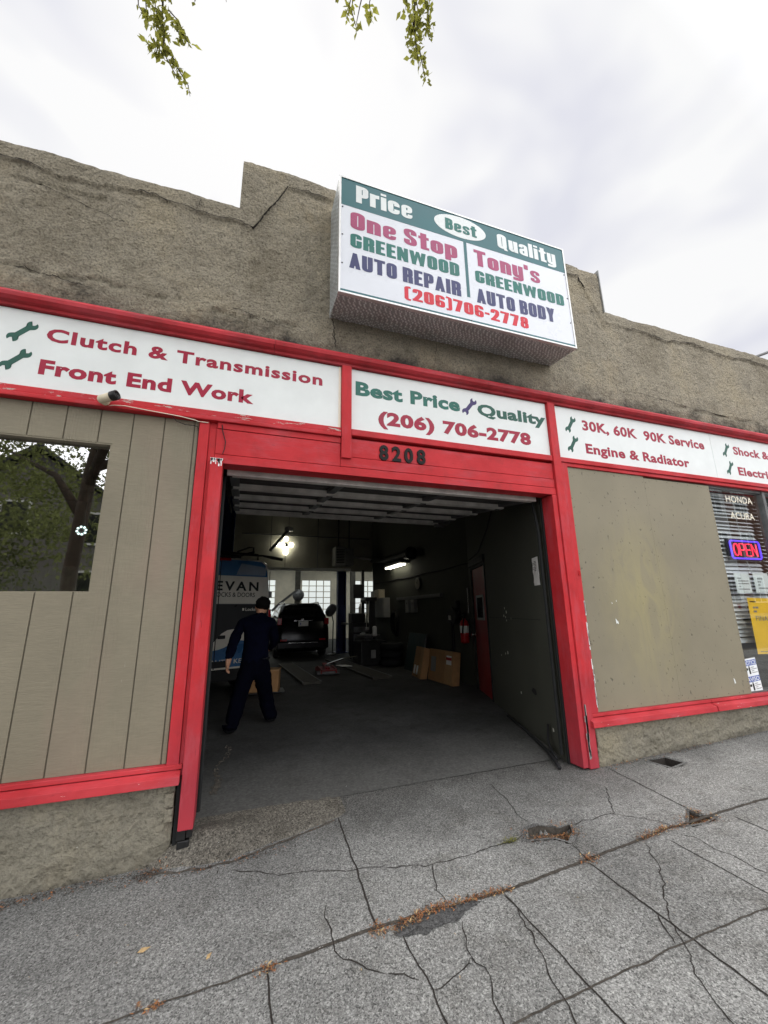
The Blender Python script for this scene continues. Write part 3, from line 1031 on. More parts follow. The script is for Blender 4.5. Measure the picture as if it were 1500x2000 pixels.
def build_cracks():
    J = [([(-.9, -1.06), (-.68, -1.05), (-.21, -1.02), (.27, -1.00)], .009, 'dirt2'), ([(.27, -1.00), (.72, -.97), (1.42, -1.00), (2.02, -.97), (2.72, -.93), (3.74, -.93), (5.1, -.92)], .019, 'dirt2'),
         ([(.78, .07), (.75, -.5), (.72, -.97)], .009, 'dirt'), ([(.22, -1.02), (.22, -1.6)], .007, 'dirt'),
         ([(2.00, -.99), (1.99, -2.2)], .009, 'dirt'), ([(3.17, -.02), (3.08, -.81)], .007, 'dirt'),
         ([(2.61, -1.02), (2.61, -2.2)], .006, 'dirt'), ([(3.25, -.99), (3.23, -2.2)], .006, 'dirt'),
         ([(1.41, -1.02), (1.41, -2.2)], .007, 'dirt'), ([(.2, -1.60), (1.04, -1.59), (1.92, -1.58), (2.50, -1.59), (4.5, -1.6)], .008, 'dirt2'),
         ([(.82, -1.06), (.83, -1.36), (.80, -1.8)], .006, 'dirt')]
    C = [[(.90, -.58), (1.00, -.59), (1.13, -.64), (1.28, -.65), (1.42, -.66), (1.58, -.65), (1.77, -.64), (1.87, -.62)],
         [(2.20, -.64), (2.35, -.64), (2.57, -.65), (2.61, -.72), (2.70, -.78), (2.79, -.93), (2.84, -.96)],
         [(2.85, -.31), (2.67, -.53), (2.57, -.65)], [(2.07, .1), (2.01, -.20), (1.96, -.50)], [(1.17, -.65), (1.12, -.79), (1.09, -.96)],
         [(.06, -.24), (.33, -.38), (.75, -.52), (.91, -.56)], [(2.05, -.79), (2.02, -.97)],
         [(2.45, -.99), (2.34, -1.14), (2.15, -1.35), (2.01, -1.47), (1.93, -1.58), (1.83, -1.73), (1.76, -1.9)],
         [(1.41, -1.02), (1.39, -1.21), (1.32, -1.45), (1.28, -1.58), (1.24, -1.72)], [(1.12, -1.10), (1.05, -1.28), (1.07, -1.39), (1.03, -1.49), (.99, -1.62)],
         [(1.05, -1.29), (.97, -1.34), (.83, -1.36)], [(.69, -1.22), (.80, -1.30)], [(1.99, -1.41), (1.94, -1.52), (1.92, -1.58)],
         [(.51, -.72), (.51, -1.03), (.61, -1.18), (.69, -1.22)], [(2.71, -1.00), (2.77, -1.06), (2.77, -1.19), (2.79, -1.6)]]
    for nm, items, lab in (('sidewalk_joints', [(p, w, m, 40+i, .008, .35) for i, (p, w, m) in enumerate(J)], 'dirt packed in the joints between sidewalk slabs'),
                           ('sidewalk_cracks', [(p, .0042, 'dirt', 80+i, .028, 1.0) for i, p in enumerate(C)], 'thin dark cracks wandering over the sidewalk')):
        V, F, mi = [], [], []
        for p, w, m, sd, kk, wj in items:
            v, f = strip('', p, w, m, sd, '', kink=kk, wj=wj)
            F += [tuple(i+len(V) for i in q) for q in f]
            mi += [0 if m == 'dirt' else 1]*len(f)
            V += v
        me = bpy.data.meshes.new(nm)
        me.from_pydata(V, [], F)
        me.polygons.foreach_set('material_index', mi)
        link(nm, me, ['dirt', 'dirt2'], label=lab, cat='cracks', kind='stuff')
    for p, d, m in zip(PIT, PITD, ('dirt2', 'dirt2', 'dirt')):
        r = random.Random(len(p))
        cx, cy = sum(q[0] for q in p)/len(p), sum(q[1] for q in p)/len(p)
        ring = []
        for a, c in zip(p, p[1:]+p[:1]):
            for t in (0, .33, .66):
                x, y = a[0]+(c[0]-a[0])*t, a[1]+(c[1]-a[1])*t
                k = .97+.05*r.random()
                x, y = cx+(x-cx)*k, cy+(y-cy)*k
                ring.append((x, y, gh(x, y)-d*.9+.01*r.random()))
        bb = B().quad(ring)
        for i, a in enumerate(ring):
            c = ring[(i+1) % len(ring)]
            ta, tc = gh(a[0], a[1])-.001, gh(c[0], c[1])-.001
            bb.quad([a, c, (c[0], c[1], tc), (a[0], a[1], ta)])
        n0 = len(bb.bm.faces)
        gg = lambda q: gh(q[0], q[1])+.006*math.sin(q[0]*1.3+.6)*math.sin(q[1]*1.1)
        for i, a in enumerate(ring):
            c = ring[(i+1) % len(ring)]
            oa, oc = [(cx+(q[0]-cx)*1.32, cy+(q[1]-cy)*1.32) for q in (a, c)]
            bb.quad([(a[0], a[1], gg(a)+.001), (c[0], c[1], gg(c)+.001), (oc[0], oc[1], gg(oc)+.0012), (oa[0], oa[1], gg(oa)+.0012)], 1)
        bb.build('pothole_bed', [m, 'concrete'], label='dark dirt bed of a broken hole in the sidewalk', cat='dirt', kind='stuff')
    # coarse warm-toned patch of concrete ramping up beside the left post
    xs = np.arange(-.40, .86, .015)
    n = 26
    V, F = [], []
    r = random.Random(77)
    for x in xs:
        e = float(np.interp(x, [-.42, -.36, -.2, -.05, .12, .30, .42, .6, .78, .86], [-.02, -.10, -.135, -.155, -.135, -.075, -.04, .02, .08, .12]))+.012*mn.noise(Vector((x*12, 1, 1)))+.006*mn.noise(Vector((x*40, 1, 1)))
        for k in range(n+1):
            y = e+(.335-e)*k/n
            lip = min(1, k/2.0)
            tp = min(1, max(0, (.84-x)/.5))
            z = gh(x, y)+.006*math.sin(x*1.3+.6)*math.sin(y*1.1)-.012*tp+.002*(1-tp)+.024*lip*tp+.001*lip+.006*mn.noise(Vector((x*14, y*14, 3)))
            V.append((x, y, z))
    for i in range(len(xs)-1):
        for k in range(n):
            a = i*(n+1)+k
            F.append((a, a+n+1, a+n+2, a+1))
    me = bpy.data.meshes.new('apron')
    me.from_pydata(V, [], F)
    me.polygons.foreach_set('use_smooth', [True]*len(F))
    link('apron', me, 'slab_alt', kind='structure', label='rough brownish concrete ramp at the foot of the left post')
    ev = [(x, float(np.interp(x, [-.42, -.36, -.2, -.05, .12, .30, .42, .6, .78], [-.03, -.115, -.15, -.17, -.15, -.09, -.055, .005, .065]))) for x in np.arange(-.40, .76, .04)]
    v, f = strip('', ev, .016, 'dirt', 61, '', kink=.014, wj=1.2)
    me = bpy.data.meshes.new('apron_seam')
    me.from_pydata(v, [], f)
    link('apron_seam', me, 'dirt2', label='dirt line where the brown ramp meets the sidewalk', cat='cracks', kind='stuff')
    # asphalt-filled patch beside the joint
    pts = [(.80, -1.0), (1.05, -.985), (1.22, -.99), (1.28, -1.02), (1.20, -1.045), (1.14, -1.06), (1.10, -1.09), (1.02, -1.075), (.95, -1.10), (.86, -1.085), (.80, -1.075)]
    rr = random.Random(5)
    ring = []
    for a, c in zip(pts, pts[1:]+pts[:1]):
        for t in (0, .25, .5, .75):
            x, y = a[0]+(c[0]-a[0])*t+(rr.random()-.5)*.016, a[1]+(c[1]-a[1])*t+(rr.random()-.5)*.016
            ring.append((x, y, gh(x, y)+.006*math.sin(x*1.3+.6)*math.sin(y*1.1)+.0045))
    B().quad(ring).build('asphalt_patch', 'patch', label='smooth dark asphalt patch beside the needle filled joint', cat='patch')

def litter(name, spots, n, size, mats, label, seed, kind='stuff'):
    """loose chips and needles: (x, y, spread along, spread across, angle, weight)"""
    r = random.Random(seed)
    V, F, mi = [], [], []
    tot = sum(s[5] for s in spots)
    for x, y, sa, sb, an, w in spots:
        for i in range(int(n*w/tot)):
            u, v = r.gauss(0, sa), r.gauss(0, sb)
            px, py = x+u*math.cos(an)-v*math.sin(an), y+u*math.sin(an)+v*math.cos(an)
            if py > .02 and (px < -.3 or px > 3.0):
                continue
            z = gh(px, py)+.006*math.sin(px*1.3+.6)*math.sin(py*1.1)
            for p, d in zip(PIT, PITD):
                if bool(inside(p, np.array(px), np.array(py))):
                    z -= d*.8
            z += .004+.012*r.random()**2
            L = size*(.5+r.random()); W = L*(.12+.3*r.random())
            a = r.random()*math.pi; t = (r.random()-.5)*.9
            dx, dy, dz = math.cos(a)*L/2, math.sin(a)*L/2, math.sin(t)*L/2
            nx, ny = -math.sin(a)*W/2, math.cos(a)*W/2
            k = len(V)
            V += [(px-dx, py-dy, z+abs(dz)-dz), (px+nx, py+ny, z+abs(dz)+W*.2), (px+dx, py+dy, z+abs(dz)+dz), (px-nx, py-ny, z+abs(dz))]
            F.append((k, k+1, k+2, k+3))
            mi.append(min(len(mats)-1, int(r.random()**1.6*len(mats))))
    me = bpy.data.meshes.new(name)
    me.from_pydata(V, [], F)
    me.polygons.foreach_set('material_index', mi)
    return link(name, me, mats, label=label, cat='litter', kind=kind)

def build_litter():
    litter('needle_litter', [(1.98, -.66, .075, .035, -.15, 5), (2.12, -.68, .04, .04, .5, 3), (3.02, -.925, .06, .028, -.4, 3.5), (3.07, -.87, .02, .03, 0, 1.5),
                            (1.02, -.975, .10, .016, .06, 3.4), (1.22, -.99, .09, .010, .0, 2.6), (.86, -1.01, .07, .014, .1, 2), (1.40, -1.0, .04, .012, 0, 1.2),
                            (2.02, -.975, .03, .02, 0, 1.1), (2.55, -.94, .07, .018, .05, 2.0), (2.68, -.93, .05, .02, .05, 1.6), (2.82, -.94, .04, .012, 0, .8),
                            (.72, -.99, .02, .016, .2, .9), (.22, -1.02, .025, .014, .2, .8), (-.22, -1.03, .03, .014, 0, .6), (3.4, -.05, .2, .02, 0, .8)],
           2900, .017, ['needle', 'dirt2', 'needle', 'needle2'], 'rust brown dry needles gathered in sidewalk joints and holes', 3)
    litter('moss_tuft', [(1.72, -.645, .035, .014, .1, 1)], 160, .014, ['moss'], 'tiny yellow green moss tuft in a sidewalk crack', 4)
    litter('wall_base_debris', [(-.75, -.075, .34, .03, .03, 3), (-.40, -.11, .06, .03, .2, 1.6), (-1.25, -.08, .25, .03, .03, 2), (3.9, -.05, .4, .016, .0, 2), (4.7, -.04, .4, .016, 0, 1.6), (.05, -.17, .2, .02, .05, 1.2), (.45, -.07, .18, .018, .35, .8)],
           2300, .014, ['dirt', 'dirt2', 'needle'], 'dark grit and leaf crumbs along the foot of the wall', 6)
    litter('pale_chips', [(.6, -.8, .9, .5, 0, 3), (2.6, -1.2, .9, .4, 0, 2), (-.6, -.5, .4, .3, 0, 1.5), (.1, -.05, .25, .06, 0, 1)], 150, .010, ['label', 'needle2'], 'stray pale chips and seeds scattered over the sidewalk', 8)
    for x, y, a, l in ((-.30, -.71, .3, .028), (-.02, -.86, 1.0, .020)):
        b = B()
        z = gh(x, y)+.004
        c, s = math.cos(a), math.sin(a)
        P = [(-l, 0, .004), (-l*.3, l*.3, .012), (l, .0, .006), (-l*.2, -l*.32, .002)]
        b.quad([(x+p[0]*c-p[1]*s, y+p[0]*s+p[1]*c, z+p[2]) for p in P])
        b.build('fallen_leaf', 'needle2', label='dry tan leaf lying alone on the dark sidewalk near the low wall' if l > .025 else 'smaller dry leaf nearer the joint on the sidewalk', cat='leaf', group='fallen leaves')

build_ground()
build_cracks()
build_litter()

# ------------------------------------------------------------------ the building
BLD = thing('auto_shop_building', 'single storey stucco auto shop with red trim and open garage bay', 'building', (2, 0, -1.40))

def top_z(x):
    z = 3.585-.004*max(0, x-3)
    z += .018*mn.noise(Vector((x*2.1, 3, 1)))+.010*mn.noise(Vector((x*9, 1, 1)))
    if -.205 < x < 4.045:
        z = 4.145+.02*mn.noise(Vector((x*2, 7, 1)))+.010*mn.noise(Vector((x*8, 9, 1)))
        if x > 3.75:
            z -= .015
    return z

def build_upper_wall():
    xs = list(np.arange(-7, -1.9, .08))+list(np.arange(-1.9, -.22, .016))+[-.206, -.204]+list(np.arange(-.19, 4.03, .016))+[4.044, 4.062]+list(np.arange(4.075, 7.4, .018))+list(np.arange(7.4, 12.01, .1))
    zlo = 2.19
    n = 92
    def lip_z(x):
        lip = .17+.05*mn.noise(Vector((x*1.7, 5, 2)))+.035*mn.noise(Vector((x*6, 5, 9)))+.02*mn.noise(Vector((x*19, 3, 9)))
        zb = (3.585-lip) if not (.2 < x < 3.72) else (4.145-lip)
        if -.205 < x <= .2:
            zb = 3.40+max(0, x+.08)*1.9+.075*mn.noise(Vector((x*8, 2, 2)))+.03*mn.noise(Vector((x*23, 2, 2)))
        if 3.72 <= x < 4.05:
            zb = 3.95-(x-3.72)*1.75+.07*mn.noise(Vector((x*9, 2, 2)))+.03*mn.noise(Vector((x*23, 2, 2)))
        return zb
    def surf(x, z, zt, zb):
        p = Vector((x, 0, z))
        a = .009*mn.noise(p*4)+.008*mn.noise(p*11)+.0075*mn.noise(p*26)
        a += .006*max(0, mn.noise(p*17+Vector((4, 4, 4)))-.1)
        if z > zb:
            a = a*.7+.013+.005*mn.noise(p*3)
            if z-zb < .03:
                a += .004
        if zt-z < .03:
            a -= .012
        for zz, x0, x1, sd in RENTS:
            if x0 < x < x1:
                zc = zz+.035*mn.noise(Vector((x*3, sd, 0)))+.012*mn.noise(Vector((x*17, sd, 2)))
                if abs(z-zc) < .013 and mn.noise(Vector((x*5, sd, 7))) > -.15:
                    a -= .016
        return a
    RENTS = ((2.50, -1.75, -.6, 3), (2.47, -.35, .35, 5), (2.44, 5.0, 7.2, 8), (3.28, -1.9, -1.2, 9))
    V = []
    for x in xs:
        zt = top_z(x)
        zb = lip_z(x)
        for k in range(n+1):
            z = min(zlo+k*.0222, zt)
            V.append((x, -surf(x, z, zt, zb), z))
    # open cracks in the render: along the lip of the coping coat and a few wandering down the wall
    paths = []
    cur = []
    for x in np.arange(-1.95, 7.3, .022):
        gap = mn.noise(Vector((x*1.1, 8, 3))) < -.28
        if gap or .62 < x < 3.16:
            if len(cur) > 4:
                paths.append((cur, .012))
            cur = []
        else:
            cur.append((x, lip_z(x)+.003))
    if len(cur) > 4:
        paths.append((cur, .012))
    rr = random.Random(31)
    for x0, z0, x1, z1, w in ((-1.75, 3.30, -1.05, 3.10, .006), (1.72, 2.62, 1.68, 2.30, .006), (.66, 2.62, .70, 2.34, .012), (-.55, 3.42, -.52, 3.55, .005),
                              (5.0, 3.36, 5.05, 3.18, .005), (3.85, 3.62, 3.95, 3.30, .006), (.30, 3.90, .42, 3.65, .005), (4.2, 2.52, 6.9, 2.40, .006), (-1.7, 2.50, -1.2, 2.44, .010), (-.2, 2.52, .3, 2.43, .009)):
        m = 22
        paths.append(([(x0+(x1-x0)*i/m+.018*mn.noise(Vector((i*.5, x0, 1)))+.006*(rr.random()-.5), z0+(z1-z0)*i/m+.018*mn.noise(Vector((i*.5, z0, 7)))) for i in range(m+1)], w))
    CV, CF = [], []
    for pts, w in paths:
        o = len(CV)
        for i, (x, z) in enumerate(pts):
            q = pts[max(0, i-1)]; p = pts[min(len(pts)-1, i+1)]
            d = math.dist(q, p) or 1
            nx_, nz_ = -(p[1]-q[1])/d, (p[0]-q[0])/d
            ww = w*(.25+.9*abs(mn.noise(Vector((x*7, z*7, 2))))+.3*rr.random())*(1 if 0 < i < len(pts)-1 else .2)
            for sg in (-1, 1):
                xx, zz = x+nx_*ww*sg*.5, z+nz_*ww*sg*.5
                zt = top_z(xx)
                CV.append((xx, -max(surf(xx, zz, zt, lip_z(xx)), surf(xx, z, zt, lip_z(xx)))-.007, zz))
        CF += [(o+2*i, o+2*i+1, o+2*i+3, o+2*i+2) for i in range(len(pts)-1)]
    me = bpy.data.meshes.new('render_cracks')
    me.from_pydata(CV, [], CF)
    link('render_cracks', me, 'dirt', BLD, kind='stuff')
    nx, nz = len(xs), n+1
    F = []
    for i in range(nx-1):
        for k in range(nz-1):
            a = i*nz+k
            F.append((a, a+nz, a+nz+1, a+1))
    # top and back
    o = len(V)
    for i, x in enumerate(xs):
        V.append((x, .30, V[i*nz+nz-1][2]-.01))
        V.append((x, .30, zlo))
    for i in range(nx-1):
        a, b = o+2*i, o+2*i+2
        F.append((i*nz+nz-1, (i+1)*nz+nz-1, b, a))
        F.append((a, b, b+1, a+1))
        F.append((a+1, b+1, (i+1)*nz, i*nz))
    me = bpy.data.meshes.new('parapet_wall')
    me.from_pydata(V, [], F)
    me.polygons.foreach_set('use_smooth', [i < (nx-1)*(nz-1) for i in range(len(F))])
    link('parapet_wall', me, 'stucco', BLD, label='rough tan stucco parapet stepped up in the middle')
    B().box(4.05, 4.062, -.03, .28, 3.56, 4.17).build('flashing', 'grey_box', BLD)

def lumpy(name, x0, x1, z0f, z1, mat, seed, end=None, y0=-.012, res=.02):
    xs = np.arange(x0, x1+res/2, res)
    n = 36
    V, F = [], []
    for x in xs:
        zb = z0f(x)
        for k in range(n+1):
            z = zb+(z1-zb)*k/n
            p = Vector((x+seed, 0, z))
            a = .014*mn.noise(p*3.1)+.014*mn.noise(Vector((p.x*8, 0, p.z*13)))+.012*max(-.3, mn.noise(Vector((p.x*19, 3, p.z*34))))-y0
            if end is not None:
                e = end-x                      # the corner is knocked off and leans in
                if e < .1:
                    a -= (.1-e)**2*6*(.5+.9*abs(mn.noise(p*6)))
            V.append((x, -a, z))
    nx, nz = len(xs), n+1
    for i in range(nx-1):
        for k in range(n):
            a = i*nz+k
            F.append((a, a+nz, a+nz+1, a+1))
    o = len(V)
    for i, x in enumerate(xs):
        V += [(x, .28, z1), (x, .28, z0f(x))]
    for i in range(nx-1):
        a, b = o+2*i, o+2*i+2
        F += [(i*nz+n, (i+1)*nz+n, b, a), (a, b, b+1, a+1)]
    for i in (0, nx-1):
        a = o+2*i
        F.append([i*nz+k for k in range(nz)]+[a, a+1])
    me = bpy.data.meshes.new(name)
    me.from_pydata(V, [], F)
    me.polygons.foreach_set('use_smooth', [i < (nx-1)*n for i in range(len(F))])
    return link(name, me, mat, BLD)

def build_facade():
    build_upper_wall()
    lumpy('base_wall', -7, -.292, lambda x: base_z(x, 0)-.25, -1.035, 'plinth', 1.3, -.29)
    # broken brickwork showing at the corner of the base wall
    b = B()
    for x0, x1, z0, z1 in ((-.40, -.325, -1.085, -1.04), (-.355, -.30, -1.17, -1.09), (-.35, -.297, -1.25, -1.178)):
        b.box(x0, x1, -.014, .05, z0, z1, .008)
    b.build('corner_brick', 'plinth', BLD)
    lumpy('base_wall', 3.115, 12, lambda x: base_z(x, 0)-.25, -1.045, 'plinth', 7.7, None)
    # ---- red moulding under the stucco: half-round with a fillet
    prof = [(.0, 2.150), (-.030, 2.150), (-.034, 2.168), (-.062, 2.176), (-.082, 2.196), (-.086, 2.222), (-.076, 2.244), (-.05, 2.258), (.0, 2.262)]
    for a, c in ((-7, .16), (.163, 2.24), (2.243, 5.1), (5.103, 12)):
        b = B().prism(prof, 'x', a, c)
        for v in b.bm.verts:
            v.co.z += .004*mn.noise(Vector((v.co.x*2, 1, 4)))
        b.build('cornice_moulding', 'red_mould', BLD)
    # ---- timber behind the sign boards and lintel
    B().box(-7, 12, .035, .28, 1.47, 2.19).build('header_beam', 'red_x', BLD)
    B().box(-.36, 3.0, .012, .15, 1.30, 1.469).box(-.22, 3.0, .014, .15, 1.135, 1.298).build('lintel_boards', 'red_x', BLD)
    b = B().box(-.235, 2.985, -.018, .011, 1.125, 1.195, .004).box(-.235, .748, -.012, .011, 1.20, 1.405, .004)
    b.box(.842, 2.985, -.008, .011, 1.295, 1.462, .004).box(.75, 2.985, -.013, .011, 1.20, 1.29, .004)
    b.build('lintel_facing', 'red_x', BLD)
    # trims
    B().box(-7, .75, -.026, .03, 1.498, 1.549, .006).build('sign_rail', 'red_peel', BLD)
    B().box(-7, .75, -.038, .03, 1.462, 1.496, .008).build('sign_rail', 'red_x', BLD)
    B().box(-.231, .75, -.016, .03, 1.409, 1.460, .004).build('sign_rail', 'red_x', BLD)
    B().box(.842, 2.988, -.026, .03, 1.490, 1.549, .006).build('sign_rail', 'red_x', BLD)
    B().box(3.09, 12, -.026, .03, 1.494, 1.545, .006).box(3.13, 12, -.010, .03, 1.455, 1.492, .004).build('sign_rail', 'red_x', BLD)
    # mullions between the sign boards
    B().box(.752, .840, -.036, .03, 1.272, 2.150, .005).build('mullion', 'red_z', BLD)
    B().box(2.990, 3.086, -.036, .03, -1.36, 2.150, .006).build('mullion', 'red_z', BLD)
    # ---- left door post: flat casing plus a proud guard board
    B().box(-.362, -.290, -.010, .20, -1.0, 1.461, .005).box(-.288, -.236, .004, .20, -1.0, 1.407, .004).build('door_casing', 'red_z', BLD)
    B().box(-.262, -.172, -.046, .16, -1.298, 1.150, .008).build('guard_board', 'red_z', BLD, label='proud red board with a scraped pale top edge')
    b = B()
    for i in range(26):
        x = -.262+.09*random.random(); l = .012+.05*random.random()**2
        b.box(x, x+.004+.008*random.random(), -.0475, -.0452, 1.150-l, 1.150)
    b.box(-.262, -.172, -.046, .05, 1.1505, 1.153)
    b.build('scraped_edge', 'v_white', BLD)
    b = B()
    for x0, x1, z0, z1 in ((-.268, -.215, -1.36, -1.302), (-.212, -.176, -1.35, -1.302), (-.26, -.19, -1.42, -1.362)):
        b.box(x0, x1, -.02, .12, z0, z1, .006)
    b.build('post_shim', 'black_metal', BLD)
    B().box(-.290, -.265, .02, .22, -1.42, -1.0).build('post_gap', 'weather', BLD)
    # ---- right post and reveal
    B().box(2.932, 2.988, -.020, .14, -1.352, 1.124, .006).build('door_casing', 'red_z', BLD)
    B().box(3.088, 3.178, -.014, .2, -.93, 1.492, .005).box(3.088, 3.118, -.010, .2, -1.37, -.934, .004).build('door_casing', 'red_z', BLD)
    B().box(2.916, 2.9315, .138, .163, -1.36, 1.12, .003).build('weather_strip', 'weather', BLD)
    # weathered bare wood low on the right post
    b = B()
    r = random.Random(3)
    for i in range(16):
        z = -1.33+.42*r.random()**1.5; h = .04+.12*r.random(); x = 2.985+.02*r.random()
        b.box(x, x+.006+.014*r.random(), -.0375, -.0352, z, z+h)
    b.build('bare_wood', 'grey_box', BLD)
    b = B()
    for i in range(22):
        z = -.9+.95*r.random(); h = .03+.10*r.random(); x = 3.163+.012*r.random()
        b.box(x, x+.004+.006*r.random(), -.0165, -.0138, z, z+h)
    b.build('bare_edge', 'v_white', BLD)
    # ---- sills
    def sill(x0, x1, mat):
        b = B().box(x0, x1, -.020, .1, -.957, -.930, .004)
        b.prism([(.1, -.96), (-.014, -.962), (-.070, -.984), (-.074, -1.032), (.1, -1.034)], 'x', x0+.004, x1-.006, .004)
        b.build('window_sill', mat, BLD)
    sill(-7, -.268, 'red_dark')
    sill(3.045, 4.66, 'red_dark')
    sill(4.664, 12, 'red_dark')
    # ---- left siding: grooved sheet, planks standing proud of the groove bed
    W = (-1.95, -.924, .157, 1.208)             # the shop window in it
    gs = [-.398-.2065*i for i in range(32)]
    b = B()
    edges = [-.366]+gs
    for a, c in zip(edges, edges[1:]):
        x1, x0 = a-.004, c+.004
        segs = [(-.928, 1.46)]
        if x0 < W[1] and x1 > W[0]:
            segs = [(-.928, W[2]), (W[3], 1.46)]
            if x1 > W[1]:
                b.box(W[1], x1, .022, .05, W[2], W[3], .0)
        for z0, z1 in segs:
            b.box(x0, x1, .022, .05, z0, z1, .0015)
    sd = b.build('siding', 'siding', BLD)
    b = B().box(-7, W[0], .030, .12, -.93, 1.461).box(W[1], -.363, .030, .12, -.93, 1.461).box(W[0], W[1], .030, .12, -.93, W[2]).box(W[0], W[1], .030, .12, W[3], 1.461)
    b.build('siding_backing', 'groove', BLD)
    win = B().box(W[1]-.010, W[1]+.004, .024, .105, W[2]+.002, W[3]-.012).box(W[0], W[1]+.004, .026, .105, W[3]-.010, W[3]+.004).box(W[0]+.01, W[1], .055, .11, W[2]-.004, W[2]+.006)
    win = win.build('shop_window', 'siding', BLD)
    B().box(W[0], W[1], .080, .086, W[2], W[3]).build('pane', 'glass', win)
    # ---- right: painted plywood over part of the shop front
    b = B().box(3.188, 4.272, .006, .03, -.928, 1.452, .002).box(4.275, 5.347, .008, .03, -.926, 1.432, .002)
    b.build('plywood_panel', 'ply', BLD, label='olive painted plywood with faded yellow smears')
    b = B()
    r = random.Random(8)
    for x0, x1 in ((3.21, 4.25), (4.30, 5.32)):
        for k in range(9):
            z = -.88+2.26*k/8
            for x in (x0, x1):
                b.lathe([(.0045, 0), (.004, .0012)], (x+.012*(r.random()-.5), .0065, z+.02*r.random()), (0, -1, 0), 6)
        for k in range(1, 6):
            for z in (-.905, 1.41):
                b.lathe([(.0045, 0), (.004, .0012)], (x0+(x1-x0)*k/6, .0065, z+.01*r.random()), (0, -1, 0), 6)
    b.build('nail_heads', 'dirt2', BLD, kind='stuff')
    b = B()
    r = random.Random(18)
    for x, z, l in ((3.56, -.10, .05), (3.58, -.12, .035), (3.54, .06, .02), (3.60, .08, .018), (5.1, -.75, .06)):
        w = l*.3
        b.quad([(x, .0052, z), (x+w, .0052, z-l*.3), (x+w*1.4, .0052, z-l*.9), (x+w*.3, .0052, z-l)])
    b.build('paint_chips', 'v_white', BLD, kind='stuff')
    b = B().box(4.2715, 4.2755, .009, .03, -.926, 1.44)
    b.build('panel_gap', 'dirt', BLD)
    B().box(3.18, 5.33, .032, .2, -.95, 1.46).build('stud_wall', 'groove', BLD)
    w2 = B().box(6.372, 6.425, .020, .12, -.93, 1.453).box(5.33, 12, .03, .12, 1.425, 1.456).box(5.33, 12, .03, .14, -.935, -.915).box(8.9, 8.95, .02, .12, -.93, 1.45)
    w2 = w2.build('front_window', 'steel_dark', BLD)
    B().box(5.335, 6.37, .055, .061, -.915, 1.424).box(6.427, 8.89, .055, .061, -.915, 1.424).build('pane', 'shop_glass', w2)
    B().box(8.95, 12, .02, .2, -.93, 1.45).build('stud_wall', 'ply', BLD)

def wall_box(name, mat, x0, x1, y0, y1, z0, z1):
    return B().box(x0, x1, y0, y1, z0, z1).build(name, mat, BLD)

